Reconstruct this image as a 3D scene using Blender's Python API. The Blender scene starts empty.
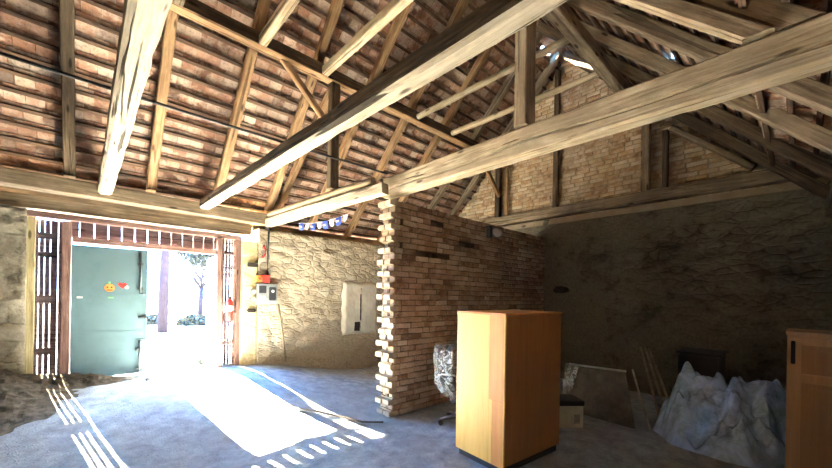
import bpy, bmesh, math, random
from mathutils import Vector, Matrix, noise

C = bpy.context.scene.collection
V = Vector
PI = math.pi
rnd = random.Random(7)

# ------------------------------------------------------------------ helpers
def link_mesh(name, bm, mat=None, parent=None, loc=None, smooth=False, mats=None):
    me = bpy.data.meshes.new(name)
    bmesh.ops.recalc_face_normals(bm, faces=bm.faces)
    bm.to_mesh(me); bm.free()
    if mats:
        for m in mats: me.materials.append(m)
    elif mat: me.materials.append(mat)
    if smooth:
        for p in me.polygons: p.use_smooth = True
    o = bpy.data.objects.new(name, me)
    C.objects.link(o)
    if parent: o.parent = parent
    if loc is not None: o.location = loc
    return o

def tag(o, label=None, cat=None, group=None, kind='thing'):
    if label: o['label'] = label
    if cat: o['category'] = cat
    if group: o['group'] = group
    if kind: o['kind'] = kind
    return o

def empty(name, loc, rz, label, cat, group=None):
    o = bpy.data.objects.new(name, None); C.objects.link(o)
    o.location = loc; o.rotation_euler = (0, 0, rz)
    o.empty_display_size = .1
    return tag(o, label, cat, group)

def struct(o, label=None):
    o['kind'] = 'structure'
    if label: o['label'] = label
    return o

def box(bm, lo, hi, bevel=0.0, mi=0):
    r = bmesh.ops.create_cube(bm, size=1.0)
    vs = r['verts']
    lo, hi = V(lo), V(hi)
    for v in vs:
        v.co = V([lo[i] + (v.co[i] + .5) * (hi[i] - lo[i]) for i in range(3)])
    fs = set(f for v in vs for f in v.link_faces)
    for f in fs: f.material_index = mi
    if bevel > 0:
        es = list(set(e for v in vs for e in v.link_edges))
        bmesh.ops.bevel(bm, geom=es, offset=bevel, segments=2, affect='EDGES')
    return vs

def hexa(bm, pts, mi=0):
    """eight corners: bottom 4 loop then top 4 loop"""
    vs = [bm.verts.new(p) for p in pts]
    for q in ((0,3,2,1),(4,5,6,7),(0,1,5,4),(1,2,6,5),(2,3,7,6),(3,0,4,7)):
        f = bm.faces.new([vs[i] for i in q]); f.material_index = mi
    return vs

def tube(bm, pts, r, seg=8, cap=True, mi=0):
    pts = [V(p) for p in pts]
    rings = []
    n = len(pts)
    ref = V((0, 0, 1))
    for i, p in enumerate(pts):
        d = (pts[min(i+1, n-1)] - pts[max(i-1, 0)]).normalized()
        a = d.cross(ref)
        if a.length < 1e-3: a = d.cross(V((1, 0, 0)))
        a.normalize(); b = d.cross(a)
        rr = r[i] if isinstance(r, (list, tuple)) else r
        rings.append([bm.verts.new(p + (a*math.cos(2*PI*k/seg) + b*math.sin(2*PI*k/seg))*rr) for k in range(seg)])
    for i in range(n-1):
        for k in range(seg):
            f = bm.faces.new((rings[i][k], rings[i][(k+1) % seg], rings[i+1][(k+1) % seg], rings[i+1][k])); f.material_index = mi
            f.smooth = True
    if cap:
        bm.faces.new(rings[0][::-1]).material_index = mi
        bm.faces.new(rings[-1]).material_index = mi
    return rings

def disc(bm, c, r, depth, axis='y', seg=24, mi=0):
    c = V(c); ax = {'x': V((1,0,0)), 'y': V((0,1,0)), 'z': V((0,0,1))}[axis]
    tube(bm, [c - ax*depth/2, c + ax*depth/2], r, seg, True, mi)

def ns(p, s=1.0, off=0.0):
    return noise.noise(V((p[0]*s + off, p[1]*s + off*.7, p[2]*s - off)))

# ------------------------------------------------------------------ material helpers
class N:
    def __init__(self, name):
        self.m = bpy.data.materials.new(name); self.m.use_nodes = True
        self.t = self.m.node_tree; self.n = self.t.nodes; self.l = self.t.links
        self.b = self.n['Principled BSDF']; self.out = self.n['Material Output']
        self._tc = None
    def tc(self, w='Object'):
        if not self._tc: self._tc = self.n.new('ShaderNodeTexCoord')
        return self._tc.outputs[w]
    def new(self, t): return self.n.new(t)
    def link(self, a, b): self.l.new(a, b)
    def val(self, sock, v):
        if hasattr(v, 'links') or isinstance(v, bpy.types.NodeSocket): self.link(v, sock)
        else: sock.default_value = v
    def mp(self, vec, scale=(1,1,1), loc=(0,0,0), rot=(0,0,0)):
        n = self.new('ShaderNodeMapping')
        self.link(vec, n.inputs['Vector']); n.inputs['Scale'].default_value = scale
        self.val(n.inputs['Location'], loc); n.inputs['Rotation'].default_value = rot
        return n.outputs[0]
    def noise(self, vec, scale=5, detail=4, rough=.55, dist=0):
        n = self.new('ShaderNodeTexNoise'); self.link(vec, n.inputs['Vector'])
        n.inputs['Scale'].default_value = scale; n.inputs['Detail'].default_value = detail
        n.inputs['Roughness'].default_value = rough; n.inputs['Distortion'].default_value = dist
        return n.outputs['Fac']
    def voro(self, vec, scale=5, feature='F1', out='Distance', rand=1):
        n = self.new('ShaderNodeTexVoronoi'); self.link(vec, n.inputs['Vector'])
        n.feature = feature; n.inputs['Scale'].default_value = scale; n.inputs['Randomness'].default_value = rand
        return n.outputs[out]
    def ramp(self, fac, stops):
        n = self.new('ShaderNodeValToRGB'); self.link(fac, n.inputs[0])
        e = n.color_ramp.elements
        while len(e) < len(stops): e.new(.5)
        for i, (p, c) in enumerate(stops):
            e[i].position = p; e[i].color = (c[0], c[1], c[2], 1) if isinstance(c, (tuple, list)) else (c, c, c, 1)
        return n.outputs[0]
    def mix(self, fac, a, b, mode='MIX'):
        n = self.new('ShaderNodeMix'); n.data_type = 'RGBA'; n.blend_type = mode
        self.val(n.inputs['Factor'], fac)
        for s, v in ((n.inputs['A'], a), (n.inputs['B'], b)): pass
        A = [i for i in n.inputs if i.name == 'A' and i.type == 'RGBA'][0]
        B = [i for i in n.inputs if i.name == 'B' and i.type == 'RGBA'][0]
        for s, v in ((A, a), (B, b)):
            if isinstance(v, (tuple, list)): s.default_value = (v[0], v[1], v[2], 1)
            else: self.link(v, s)
        return [o for o in n.outputs if o.type == 'RGBA'][0]
    def math(self, op, a, b=0.0):
        n = self.new('ShaderNodeMath'); n.operation = op
        self.val(n.inputs[0], a); self.val(n.inputs[1], b)
        return n.outputs[0]
    def sep(self, vec):
        n = self.new('ShaderNodeSeparateXYZ'); self.link(vec, n.inputs[0]); return n.outputs
    def rand(self):
        return self.new('ShaderNodeObjectInfo').outputs['Random']
    def island(self):
        return self.new('ShaderNodeNewGeometry').outputs['Random Per Island']
    def col(self, c):
        if isinstance(c, (tuple, list)): self.b.inputs['Base Color'].default_value = (c[0], c[1], c[2], 1)
        else: self.link(c, self.b.inputs['Base Color'])
    def bump(self, h, strength=.5, dist=.01, prev=None):
        n = self.new('ShaderNodeBump'); self.link(h, n.inputs['Height'])
        n.inputs['Strength'].default_value = strength; n.inputs['Distance'].default_value = dist
        if prev: self.link(prev, n.inputs['Normal'])
        self.link(n.outputs[0], self.b.inputs['Normal']); return n.outputs[0]
    def rough(self, r, spec=.3, metal=0):
        self.val(self.b.inputs['Roughness'], r)
        self.b.inputs['Specular IOR Level'].default_value = spec
        self.b.inputs['Metallic'].default_value = metal

def wood_mat(name, light, mid, dark, crack=.6, stain=.5, scale=1.0):
    """grain runs along the object's own x axis"""
    g = N(name); r = g.rand()
    cx = g.new('ShaderNodeCombineXYZ'); g.link(g.math('MULTIPLY', r, 37.0), cx.inputs[0]); g.link(g.math('MULTIPLY', r, 11.0), cx.inputs[1])
    va = g.new('ShaderNodeVectorMath'); va.operation = 'ADD'; g.link(g.tc(), va.inputs[0]); g.link(cx.outputs[0], va.inputs[1])
    p = va.outputs[0]
    fib = g.noise(g.mp(p, (1.8*scale, 30*scale, 30*scale)), 1, 8, .72, .5)
    band = g.noise(g.mp(p, (.7*scale, 9*scale, 9*scale)), 1, 4, .6, 1.2)
    blot = g.noise(g.mp(p, (2.2, 3.5, 3.5)), 1, 5, .6, .3)
    c = g.ramp(fib, [(.36, dark), (.48, mid), (.60, light)])
    c2 = g.mix(g.ramp(band, [(.4, 0), (.62, .55)]), c, mid, 'MIX')
    c3 = g.mix(g.math('MULTIPLY', g.ramp(blot, [(.42, 1), (.6, 0)]), stain), c2, dark, 'MIX')
    kn = g.voro(g.mp(p, (1.6, 6, 6)), 1.3)
    c4 = g.mix(g.ramp(kn, [(.08, 1), (.15, 0)]), c3, [x*.45 for x in dark], 'MIX')
    ck = g.noise(g.mp(p, (.55, 16, 16)), 1, 3, .5, .8)
    ckm = g.ramp(ck, [(.345, 1), (.375, 0)])
    c5 = g.mix(g.math('MULTIPLY', ckm, crack), c4, [x*.22 for x in dark], 'MIX')
    hue = g.new('ShaderNodeHueSaturation'); g.link(c5, hue.inputs['Color'])
    g.link(g.math('ADD', g.math('MULTIPLY', r, .35), .82), hue.inputs['Value'])
    g.col(hue.outputs[0])
    h = g.math('SUBTRACT', g.math('ADD', g.math('MULTIPLY', fib, .5), g.math('MULTIPLY', band, .5)), g.math('MULTIPLY', ckm, .9))
    g.bump(h, .9, .02); g.rough(.85, .2)
    return g.m

M = {}
M['wood_pale'] = wood_mat('wood_pale', (.68,.56,.40), (.50,.39,.25), (.26,.185,.11))
M['wood_cream'] = wood_mat('wood_cream', (.72,.63,.48), (.60,.50,.36), (.33,.26,.175), 1.0, .35)
M['wood_orange'] = wood_mat('wood_orange', (.60,.39,.21), (.42,.255,.13), (.19,.105,.055))
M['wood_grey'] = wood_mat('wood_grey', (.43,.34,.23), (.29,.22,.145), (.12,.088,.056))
M['wood_worn_shaded'] = wood_mat('wood_worn_shaded', (.62,.51,.36), (.45,.355,.24), (.20,.15,.095), .9)
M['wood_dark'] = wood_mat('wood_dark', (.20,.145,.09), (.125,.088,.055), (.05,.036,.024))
M['wood_gate'] = wood_mat('wood_gate', (.36,.23,.19), (.25,.15,.125), (.12,.07,.06))
M['wood_slat'] = wood_mat('wood_slat', (.20,.15,.15), (.13,.095,.10), (.06,.045,.05))
M['wood_post_pale'] = wood_mat('wood_post_pale', (.62,.55,.33), (.50,.43,.24), (.30,.24,.13))

def stone_mat(name, plaster, stone_a, stone_b, joint, cover=.5, sc=1.0, bk=.8):
    g = N(name); p = g.tc()
    wp = g.mix(.06, p, g.new('ShaderNodeTexNoise').outputs['Color'])
    q = g.mp(p, (3.2*sc, 3.2*sc, 6.5*sc))
    nz = g.new('ShaderNodeTexNoise'); nz.inputs['Scale'].default_value = 2.2; nz.inputs['Detail'].default_value = 4; g.link(p, nz.inputs['Vector'])
    wv = g.new('ShaderNodeVectorMath'); wv.operation = 'ADD'
    sc2 = g.new('ShaderNodeVectorMath'); sc2.operation = 'SCALE'; sc2.inputs['Scale'].default_value = .9
    g.link(nz.outputs['Color'], sc2.inputs[0]); g.link(q, wv.inputs[0]); g.link(sc2.outputs[0], wv.inputs[1])
    edge = g.voro(wv.outputs[0], 1, 'DISTANCE_TO_EDGE')
    cell = g.voro(wv.outputs[0], 1, 'F1', 'Color')
    cellv = g.sep(cell)[0]
    fine = g.noise(p, 26, 6, .7)
    med = g.noise(p, 5.5, 5, .6)
    big = g.noise(p, 1.1, 4, .6, .4)
    stone = g.mix(cellv, stone_a, stone_b)
    stone = g.mix(g.ramp(edge, [(.0, 1), (.07, 0)]), stone, joint)
    mask = g.ramp(g.math('ADD', g.math('MULTIPLY', med, .6), g.math('MULTIPLY', big, .6)), [(cover - .03, 0), (cover + .06, 1)])
    c = g.mix(mask, stone, plaster)
    c = g.mix(g.ramp(fine, [(.3, .45), (.6, 0)]), c, [x*.45 for x in joint])
    c = g.mix(g.ramp(big, [(.4, .35), (.7, 0)]), c, [x*.55 for x in plaster])
    g.col(c)
    h = g.math('ADD', g.math('MULTIPLY', g.ramp(edge, [(0, 0), (.16, 1)]), .6), g.math('ADD', g.math('MULTIPLY', fine, .45), g.math('MULTIPLY', med, .8)))
    h2 = g.math('ADD', h, g.math('MULTIPLY', mask, .25))
    g.bump(h2, bk, .022); g.rough(.95, .1)
    return g.m
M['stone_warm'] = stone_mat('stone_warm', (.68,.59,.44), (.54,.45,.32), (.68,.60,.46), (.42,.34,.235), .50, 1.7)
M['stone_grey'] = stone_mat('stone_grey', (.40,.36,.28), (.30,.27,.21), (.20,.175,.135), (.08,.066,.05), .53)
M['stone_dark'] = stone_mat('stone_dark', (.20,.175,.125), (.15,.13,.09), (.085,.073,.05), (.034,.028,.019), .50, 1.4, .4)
M['stone_yellow'] = stone_mat('stone_yellow', (.78,.66,.38), (.66,.53,.29), (.78,.68,.42), (.34,.25,.12), .45, .8)

def brick_mat(name, stops, dust, dustamt=.4):
    g = N(name); p = g.tc()
    r = g.island()
    base = g.ramp(r, stops)
    fine = g.noise(p, 45, 5, .7); med = g.noise(p, 9, 4, .6); big = g.noise(p, .9, 4, .6)
    c = g.mix(g.math('MULTIPLY', g.ramp(med, [(.42, 0), (.62, 1)]), dustamt), base, dust)
    c = g.mix(g.ramp(fine, [(.3, .5), (.5, 0)]), c, (.05,.03,.02))
    c = g.mix(g.math('MULTIPLY', g.ramp(big, [(.40, .55), (.58, 0)]), .7), c, (.10,.06,.045))
    g.col(c); g.bump(g.math('ADD', fine, g.math('MULTIPLY', med, 1.2)), .8, .012); g.rough(.92, .15)
    return g.m
M['brick'] = brick_mat('brick', [(.0,(.27,.155,.10)), (.3,(.45,.275,.185)), (.6,(.57,.385,.26)), (.82,(.66,.50,.37)), (1,(.82,.70,.56))], (.70,.57,.44), .6)
M['brick_pale'] = brick_mat('brick_pale', [(.0,(.46,.33,.22)), (.4,(.58,.45,.32)), (.75,(.66,.55,.40)), (1,(.74,.65,.50))], (.72,.63,.48), .5)
M['brick_warm'] = brick_mat('brick_warm', [(.0,(.42,.23,.115)), (.35,(.64,.40,.21)), (.7,(.72,.52,.31)), (1,(.82,.68,.48))], (.80,.66,.46), .7)
def mortar_mat(name, a, b):
    g = N(name); p = g.tc(); f = g.noise(p, 30, 6, .7); m2 = g.noise(p, 4, 4, .6)
    g.col(g.mix(m2, g.mix(f, a, b), [x*.7 for x in a])); g.bump(f, .9, .012); g.rough(.97, .1); return g.m
M['mortar'] = mortar_mat('mortar', (.15,.115,.085), (.32,.25,.19))
M['mortar_warm'] = mortar_mat('mortar_warm', (.34,.26,.17), (.55,.44,.30))

def tile_mat():
    g = N('roof_tile'); p = g.tc(); r = g.island()
    base = g.ramp(r, [(0,(.13,.07,.05)), (.2,(.30,.145,.09)), (.45,(.46,.235,.145)), (.65,(.56,.32,.215)), (.84,(.70,.52,.39)), (1,(.22,.155,.12))])
    f = g.noise(p, 30, 5, .7); m2 = g.noise(p, 7, 5, .65); big = g.noise(p, .8, 3, .6)
    c = g.mix(g.math('MULTIPLY', g.ramp(m2, [(.46, 0), (.60, 1)]), .65), base, (.72,.55,.42))
    c = g.mix(g.ramp(f, [(.32, .55), (.5, 0)]), c, (.07,.045,.035))
    c = g.mix(g.math('MULTIPLY', g.ramp(big, [(.42, 1), (.6, 0)]), .45), c, (.13,.085,.065))
    g.col(c); g.bump(g.math('ADD', f, m2), .8, .01); g.rough(.93, .15); return g.m
M['tile'] = tile_mat()

def floor_mat():
    g = N('dusty_floor'); p = g.tc()
    f = g.noise(p, 40, 8, .75); m2 = g.noise(p, 6, 6, .65, .3); b = g.noise(p, .9, 5, .6, .4)
    c = g.ramp(m2, [(.32, (.20,.235,.265)), (.5, (.33,.375,.42)), (.68, (.46,.51,.56))])
    c = g.mix(g.ramp(b, [(.38, .6), (.6, 0)]), c, (.26,.28,.30))
    c = g.mix(g.ramp(f, [(.3, .55), (.48, 0)]), c, (.12,.13,.14))
    ck = g.voro(g.mp(g.tc(), (1,1,1)), 1.1, 'DISTANCE_TO_EDGE')
    g.col(c)
    pb = g.voro(p, 34); 
    h = g.math('ADD', g.math('MULTIPLY', f, .5), g.math('ADD', m2, g.math('MULTIPLY', g.ramp(pb, [(0, 1), (.35, 0)]), .35)))
    g.bump(h, .8, .02); g.rough(.95, .15); return g.m
M['floor'] = floor_mat()

def simple(name, c, rough=.6, metal=0, spec=.4, var=.15, sc=8, bump=.15, dirt=None):
    g = N(name); p = g.tc(); f = g.noise(p, sc, 5, .65); f2 = g.noise(p, sc*6, 4, .6)
    cc = g.mix(g.ramp(f, [(.35, 0), (.65, 1)]), [x*(1-var) for x in c], [min(1, x*(1+var)) for x in c])
    if dirt: cc = g.mix(g.ramp(g.noise(p, sc*.5, 6, .7), [(.5, 0), (.72, .8)]), cc, dirt)
    g.col(cc); g.bump(f2, bump, .004); g.rough(rough, spec, metal); return g.m
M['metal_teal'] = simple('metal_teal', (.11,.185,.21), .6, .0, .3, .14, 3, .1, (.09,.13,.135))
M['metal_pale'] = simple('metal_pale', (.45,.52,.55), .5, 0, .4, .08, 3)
M['iron'] = simple('iron', (.07,.085,.09), .5, .4, .4, .3, 12)
M['steel'] = simple('steel', (.35,.35,.36), .4, .8, .5, .15, 12)
M['red'] = simple('red_paint', (.66,.045,.035), .35, 0, .5, .1, 10)
M['orange_paint'] = simple('orange_paint', (.80,.27,.06), .5, 0, .4, .1, 10)
M['white'] = simple('white_paint', (.78,.77,.73), .6, 0, .4, .06, 10)
M['grey_box'] = simple('grey_enamel', (.30,.33,.34), .45, 0, .5, .08, 10)
M['dark_box'] = simple('dark_panel', (.035,.037,.042), .3, 0, .5, .2, 10)
M['black'] = simple('black_rubber', (.02,.02,.022), .6, 0, .4, .2, 20)
M['cable'] = simple('black_cable', (.03,.03,.03), .5, 0, .4, .2, 20)
M['blue_flag'] = simple('blue_cloth', (.06,.10,.42), .8, 0, .2, .1, 20)
M['white_flag'] = simple('white_cloth', (.72,.72,.70), .8, 0, .2, .05, 20)
M['black_sheet'] = simple('dark_board', (.085,.08,.072), .5, 0, .4, .35, 6, .2, (.15,.14,.12))
M['board_edge'] = simple('lit_board_edge', (.62,.62,.60), .5, 0, .4, .15, 12)
M['carton'] = simple('carton', (.55,.47,.33), .85, 0, .2, .12, 10)
M['plaster_white'] = simple('white_plaster', (.70,.65,.54), .95, 0, .1, .12, 5, .6, (.46,.37,.26))
M['hole'] = simple('shaded_hole', (.05,.042,.035), .95, 0, .1, .3, 10)  # near-black colour paints the shade inside wall holes
M['stick'] = simple('weathered_stick', (.30,.24,.17), .8, 0, .2, .25, 14)
M['stick_pale'] = simple('pale_stick', (.50,.45,.36), .7, 0, .3, .25, 14)
M['green'] = simple('green_paint', (.18,.42,.20), .6, 0, .3, .1, 10)

def veneer(name, a, b, rot=False, gloss=.5):
    g = N(name); p = g.tc()
    f = g.noise(g.mp(p, (30, 30, 1.4)), 1, 5, .6, .6); w = g.noise(g.mp(p, (5, 5, .6)), 1, 4, .6, 1.0)
    d = g.noise(p, 2.2, 5, .6)
    c = g.mix(g.ramp(f, [(.3, 0), (.7, 1)]), a, b)
    c = g.mix(g.ramp(w, [(.45, 0), (.7, .45)]), c, [x*.75 for x in a])
    c = g.mix(g.ramp(d, [(.35, .3), (.6, 0)]), c, [x*.7 for x in a])
    g.col(c); g.bump(f, .06, .002); g.rough(gloss, .45); return g.m
M['veneer_yellow'] = veneer('veneer_yellow', (.76,.42,.085), (.86,.53,.14))
M['veneer_orange'] = veneer('veneer_orange', (.62,.24,.055), (.74,.33,.085))
M['veneer_brown'] = veneer('veneer_brown', (.38,.145,.04), (.47,.20,.06))
M['old_cabinet'] = veneer('old_cabinet_wood', (.42,.20,.075), (.56,.29,.11), gloss=.5)
M['old_cabinet_dark'] = veneer('old_cabinet_recess', (.30,.135,.05), (.40,.19,.07), gloss=.55)

def plastic_mat(name, c, alpha_rough=.35, trans=.3, sc=9):
    g = N(name); p = g.tc()
    f = g.noise(p, sc, 7, .72, .6); v = g.voro(p, sc*.8)
    g.col(g.mix(g.ramp(f, [(.36, 0), (.62, 1)]), [x*.6 for x in c], [min(1, x*1.15) for x in c]))
    g.bump(g.math('ADD', f, g.math('MULTIPLY', v, .6)), .25, .02); g.rough(alpha_rough, .6)
    g.b.inputs['Transmission Weight'].default_value = trans
    return g.m
M['plastic_pile'] = plastic_mat('grey_plastic_film', (.42,.58,.80), .2, .0, 5)
M['plastic_pile'].node_tree.nodes['Principled BSDF'].inputs['Coat Weight'].default_value = .5
def clear_film(name):
    g = N(name); p = g.tc()
    f = g.noise(p, 16, 6, .7, .8)
    tr = g.new('ShaderNodeBsdfTransparent'); tr.inputs[0].default_value = (.93,.95,.95,1)
    mx = g.new('ShaderNodeMixShader')
    g.col((.72,.74,.74)); g.rough(.15, .8); g.bump(f, 1.0, .03)
    g.link(g.ramp(f, [(.44, .10), (.60, .55)]), mx.inputs[0]); g.link(tr.outputs[0], mx.inputs[1]); g.link(g.b.outputs[0], mx.inputs[2])
    g.link(mx.outputs[0], g.out.inputs['Surface']); return g.m
M['film'] = clear_film('clear_plastic_film')

# ------------------------------------------------------------------ timber
def timber(name, p0, p1, w, h, mat, label, cat='beam', group=None, jit=.008, seed=None, cut0=False, cut1=False, cham=.012, step=.12, sag=0.0, roll=0.0, kind='thing', parent=None, keep=1.0, side=None, split=False):
    """squared timber from p0 to p1, grain along its own x axis; cut0/cut1: end sawn level"""
    p0, p1 = V(p0), V(p1); L = (p1 - p0).length
    ax = (p1 - p0).normalized()
    up = V((0, 0, 1))
    if abs(ax.z) > .95: up = V((0, 1, 0))
    sy = up.cross(ax).normalized(); uz = ax.cross(sy).normalized()
    if roll:
        R = Matrix.Rotation(roll, 3, ax); sy = R @ sy; uz = R @ uz
    seed = rnd.random()*100 if seed is None else seed
    n = max(2, int(L/step))
    c = min(cham, w*.3, h*.3)
    prof = [(-w/2+c, -h/2), (0, -h/2), (w/2-c, -h/2), (w/2, -h/2+c), (w/2, 0), (w/2, h/2-c), (w/2-c, h/2), (0, h/2), (-w/2+c, h/2), (-w/2, h/2-c), (-w/2, 0), (-w/2, -h/2+c)]
    groove = {}
    if split:
        e = .013; hb = h*.12
        prof[4:5] = [(w/2, hb-e), (w/2, hb), (w/2, hb+e)]
        i2 = len(prof)-2
        prof[i2:i2+1] = [(-w/2, -hb+e), (-w/2, -hb), (-w/2, -hb-e)]
        groove = {4: 0, 5: 1, 6: 0, i2: 0, i2+1: 1, i2+2: 0}
    bm = bmesh.new(); rings = []
    Rm = Matrix((ax, sy, uz)).transposed()
    for i in range(n+1):
        x = L*i/n; ring = []
        s = -sag*4*(x/L)*(1-x/L)
        for k, (a, b) in enumerate(prof):
            j = jit*(min(1.0, min(x, L-x)/.25) if keep else 1)
            q = V((x*2.3+seed, a*9, b*9+seed))
            q2 = V((x*7.0+seed, a*22, b*22))
            d = noise.noise(q)*j + noise.noise(q2)*j*.6
            nrm = V((0, a, b)).normalized()
            v = V((x, a, b + s)) + nrm*min(d, 0.0 if keep else d)
            if k in groove:
                sg = 1 if a > 0 else -1
                v = V((x, a, b + s + h*(.16*noise.noise(V((x*.9+seed, sg*3, 2))) + .03*noise.noise(V((x*6+seed, sg, 2))))))
                dp = max(0, .55 + noise.noise(V((x*.7+seed, sg*5, 7))))*min(1, x/.3)
                if groove[k]: v.y -= sg*.05*dp
            ring.append(v)
        rings.append(ring)
    for flag, ri, P in ((cut0, 0, p0), (cut1, n, p1)):
        if flag:
            for v in rings[ri]:
                wz = (Rm @ (v - V((L if ri else 0, 0, 0)))).z
                v.x += -wz/ax.z
    vr = [[bm.verts.new(v) for v in r] for r in rings]
    m = len(prof)
    for i in range(n):
        for k in range(m):
            fc = bm.faces.new((vr[i][k], vr[i][(k+1) % m], vr[i+1][(k+1) % m], vr[i+1][k]))
            if side and 2 < k < m-1: fc.material_index = 1  # side faces carry weathering and weaker light as a darker wood
    bm.faces.new(vr[0][::-1]); bm.faces.new(vr[-1])
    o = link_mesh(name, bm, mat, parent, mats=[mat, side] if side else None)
    o.matrix_world = Matrix.Translation(p0) @ Rm.to_4x4()
    if parent is None: tag(o, label, cat, group, kind)
    return o

def log(name, p0, p1, r0, r1, mat, label, cat='pole', group=None, seed=0, seg=12):
    p0, p1 = V(p0), V(p1); L = (p1-p0).length; ax = (p1-p0).normalized()
    sy = V((0,0,1)).cross(ax).normalized(); uz = ax.cross(sy)
    bm = bmesh.new(); n = max(4, int(L/.15)); rings = []
    for i in range(n+1):
        t = i/n; x = L*t; r = r0+(r1-r0)*t; ring = []
        for k in range(seg):
            a = 2*PI*k/seg
            rr = r*(1 + .10*noise.noise(V((x*2+seed, math.cos(a), math.sin(a)+seed))) - .10)
            ring.append(bm.verts.new((x, math.cos(a)*rr, math.sin(a)*rr)))
        rings.append(ring)
    for i in range(n):
        for k in range(seg):
            bm.faces.new((rings[i][k], rings[i][(k+1) % seg], rings[i+1][(k+1) % seg], rings[i+1][k])).smooth = True
    bm.faces.new(rings[0][::-1]); bm.faces.new(rings[-1])
    o = link_mesh(name, bm, mat); o.matrix_world = Matrix.Translation(p0) @ Matrix((ax, sy, uz)).transposed().to_4x4()
    return tag(o, label, cat, group)

# ------------------------------------------------------------------ ground and floor
def sm(t):
    t = max(0, min(1, t)); return t*t*(3-2*t)
def zfloor(x, y):
    f = sm((y-3.2)/3.1); g = 1 - sm((x-1.7)/2.8)
    return .38*f*g
GX = 7.0     # face of the stone gable wall
YG = 6.5     # inner face of the gate wall
bm = bmesh.new(); nx, ny = 190, 150; x0, x1, y0, y1 = -3.6, 7.2, -1.5, 7.0
grid = []
for j in range(ny+1):
    row = []
    for i in range(nx+1):
        x = x0+(x1-x0)*i/nx; y = y0+(y1-y0)*j/ny
        z = zfloor(x, y) + .018*ns((x, y, 0), 1.3, 3) + .010*ns((x, y, 0), 5, 9) + .006*ns((x, y, 1), 14, 4) - .008
        row.append(bm.verts.new((x, y, z)))
    grid.append(row)
for j in range(ny):
    for i in range(nx): bm.faces.new((grid[j][i], grid[j][i+1], grid[j+1][i+1], grid[j+1][i]))
struct(link_mesh('floor', bm, M['floor'], smooth=True), 'dusty blue-grey earth and concrete floor of the barn')

# ------------------------------------------------------------------ stone walls
def rough_wall(name, o, u, v, n, W, H, thick, mat, amp=.03, step=.05, seed=0, topfn=None, hole=None, mats=None, mfn=None):
    """displaced front sheet plus plain back, o lower left corner, u along, v up, n outward to the room"""
    o, u, v, n = V(o), V(u), V(v), V(n)
    bm = bmesh.new(); nx, ny = max(2, int(W/step)), max(2, int(H/step)); g = []
    for j in range(ny+1):
        row = []
        for i in range(nx+1):
            a = W*i/nx; hh = topfn(a) if topfn else H; b = hh*j/ny
            p = o+u*a+v*b
            q = V((a*2.4+seed, b*4.6, seed*.3))
            dd = noise.voronoi(q)[0]
            st = min(1.0, (dd[1]-dd[0])*2.2)
            d = amp*(.75*(st-.5) + .8*noise.noise(V((a*1.1+seed, b*1.1, 4))) + .5*noise.noise(V((a*6+seed, b*6, 2))) + .3*noise.noise(V((a*15, b*15, seed))))
            e = min(1, min(a, W-a)/.06, 1)
            row.append(bm.verts.new(p + n*(d*e)))
        g.append(row)
    for j in range(ny):
        for i in range(nx):
            f = bm.faces.new((g[j][i], g[j][i+1], g[j+1][i+1], g[j+1][i])); f.smooth = True
            if mfn: f.material_index = mfn(W*(i+.5)/nx, H*(j+.5)/ny)
    back = [bm.verts.new(o+u*a+v*(0 if k == 0 else (topfn(a) if topfn else H)) - n*thick) for a in (0, W) for k in (0, 1)]
    b00, b01, b10, b11 = back
    bm.faces.new([g[j][0] for j in range(ny+1)] + [b01, b00])
    bm.faces.new([g[j][nx] for j in range(ny, -1, -1)] + [b10, b11])
    bm.faces.new([g[ny][i] for i in range(nx+1)] + [b11, b01])
    bm.faces.new((b00, b01, b11, b10))
    me = link_mesh(name, bm, mat, mats=mats)
    return me

struct(rough_wall('wall_front_left', (-3.6, YG, -.1), (1,0,0), (0,0,1), (0,-1,0), 3.03, 2.70, .45, M['stone_grey'], .045, .045, 11),
       'grey rubble stone wall left of the gate')
struct(rough_wall('wall_front_right', (2.20, YG, -.2), (1,0,0), (0,0,1), (0,-1,0), 4.95, 2.94, .45, M['stone_warm'], .045, .04, 23),
       'warm plastered rubble wall right of the gate')
struct(rough_wall('wall_front_pier', (1.93, YG, 0), (1,0,0), (0,0,1), (0,-1,0), .27, 2.50, .45, M['stone_yellow'], .03, .035, 5),
       'sunlit yellow limewashed stone pier beside the gate')
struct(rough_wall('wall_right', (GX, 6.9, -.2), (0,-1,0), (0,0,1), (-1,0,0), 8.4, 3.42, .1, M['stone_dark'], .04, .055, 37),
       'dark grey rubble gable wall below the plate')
bm = bmesh.new(); box(bm, (-3.6, -1.65, -.1), (7.2, -1.45, 2.735))
struct(link_mesh('wall_rear', bm, M['stone_grey']))
bm = bmesh.new(); box(bm, (-3.75, -1.65, -.1), (-3.6, 6.95, 6.6))
struct(link_mesh('wall_left', bm, M['stone_grey']))

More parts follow.
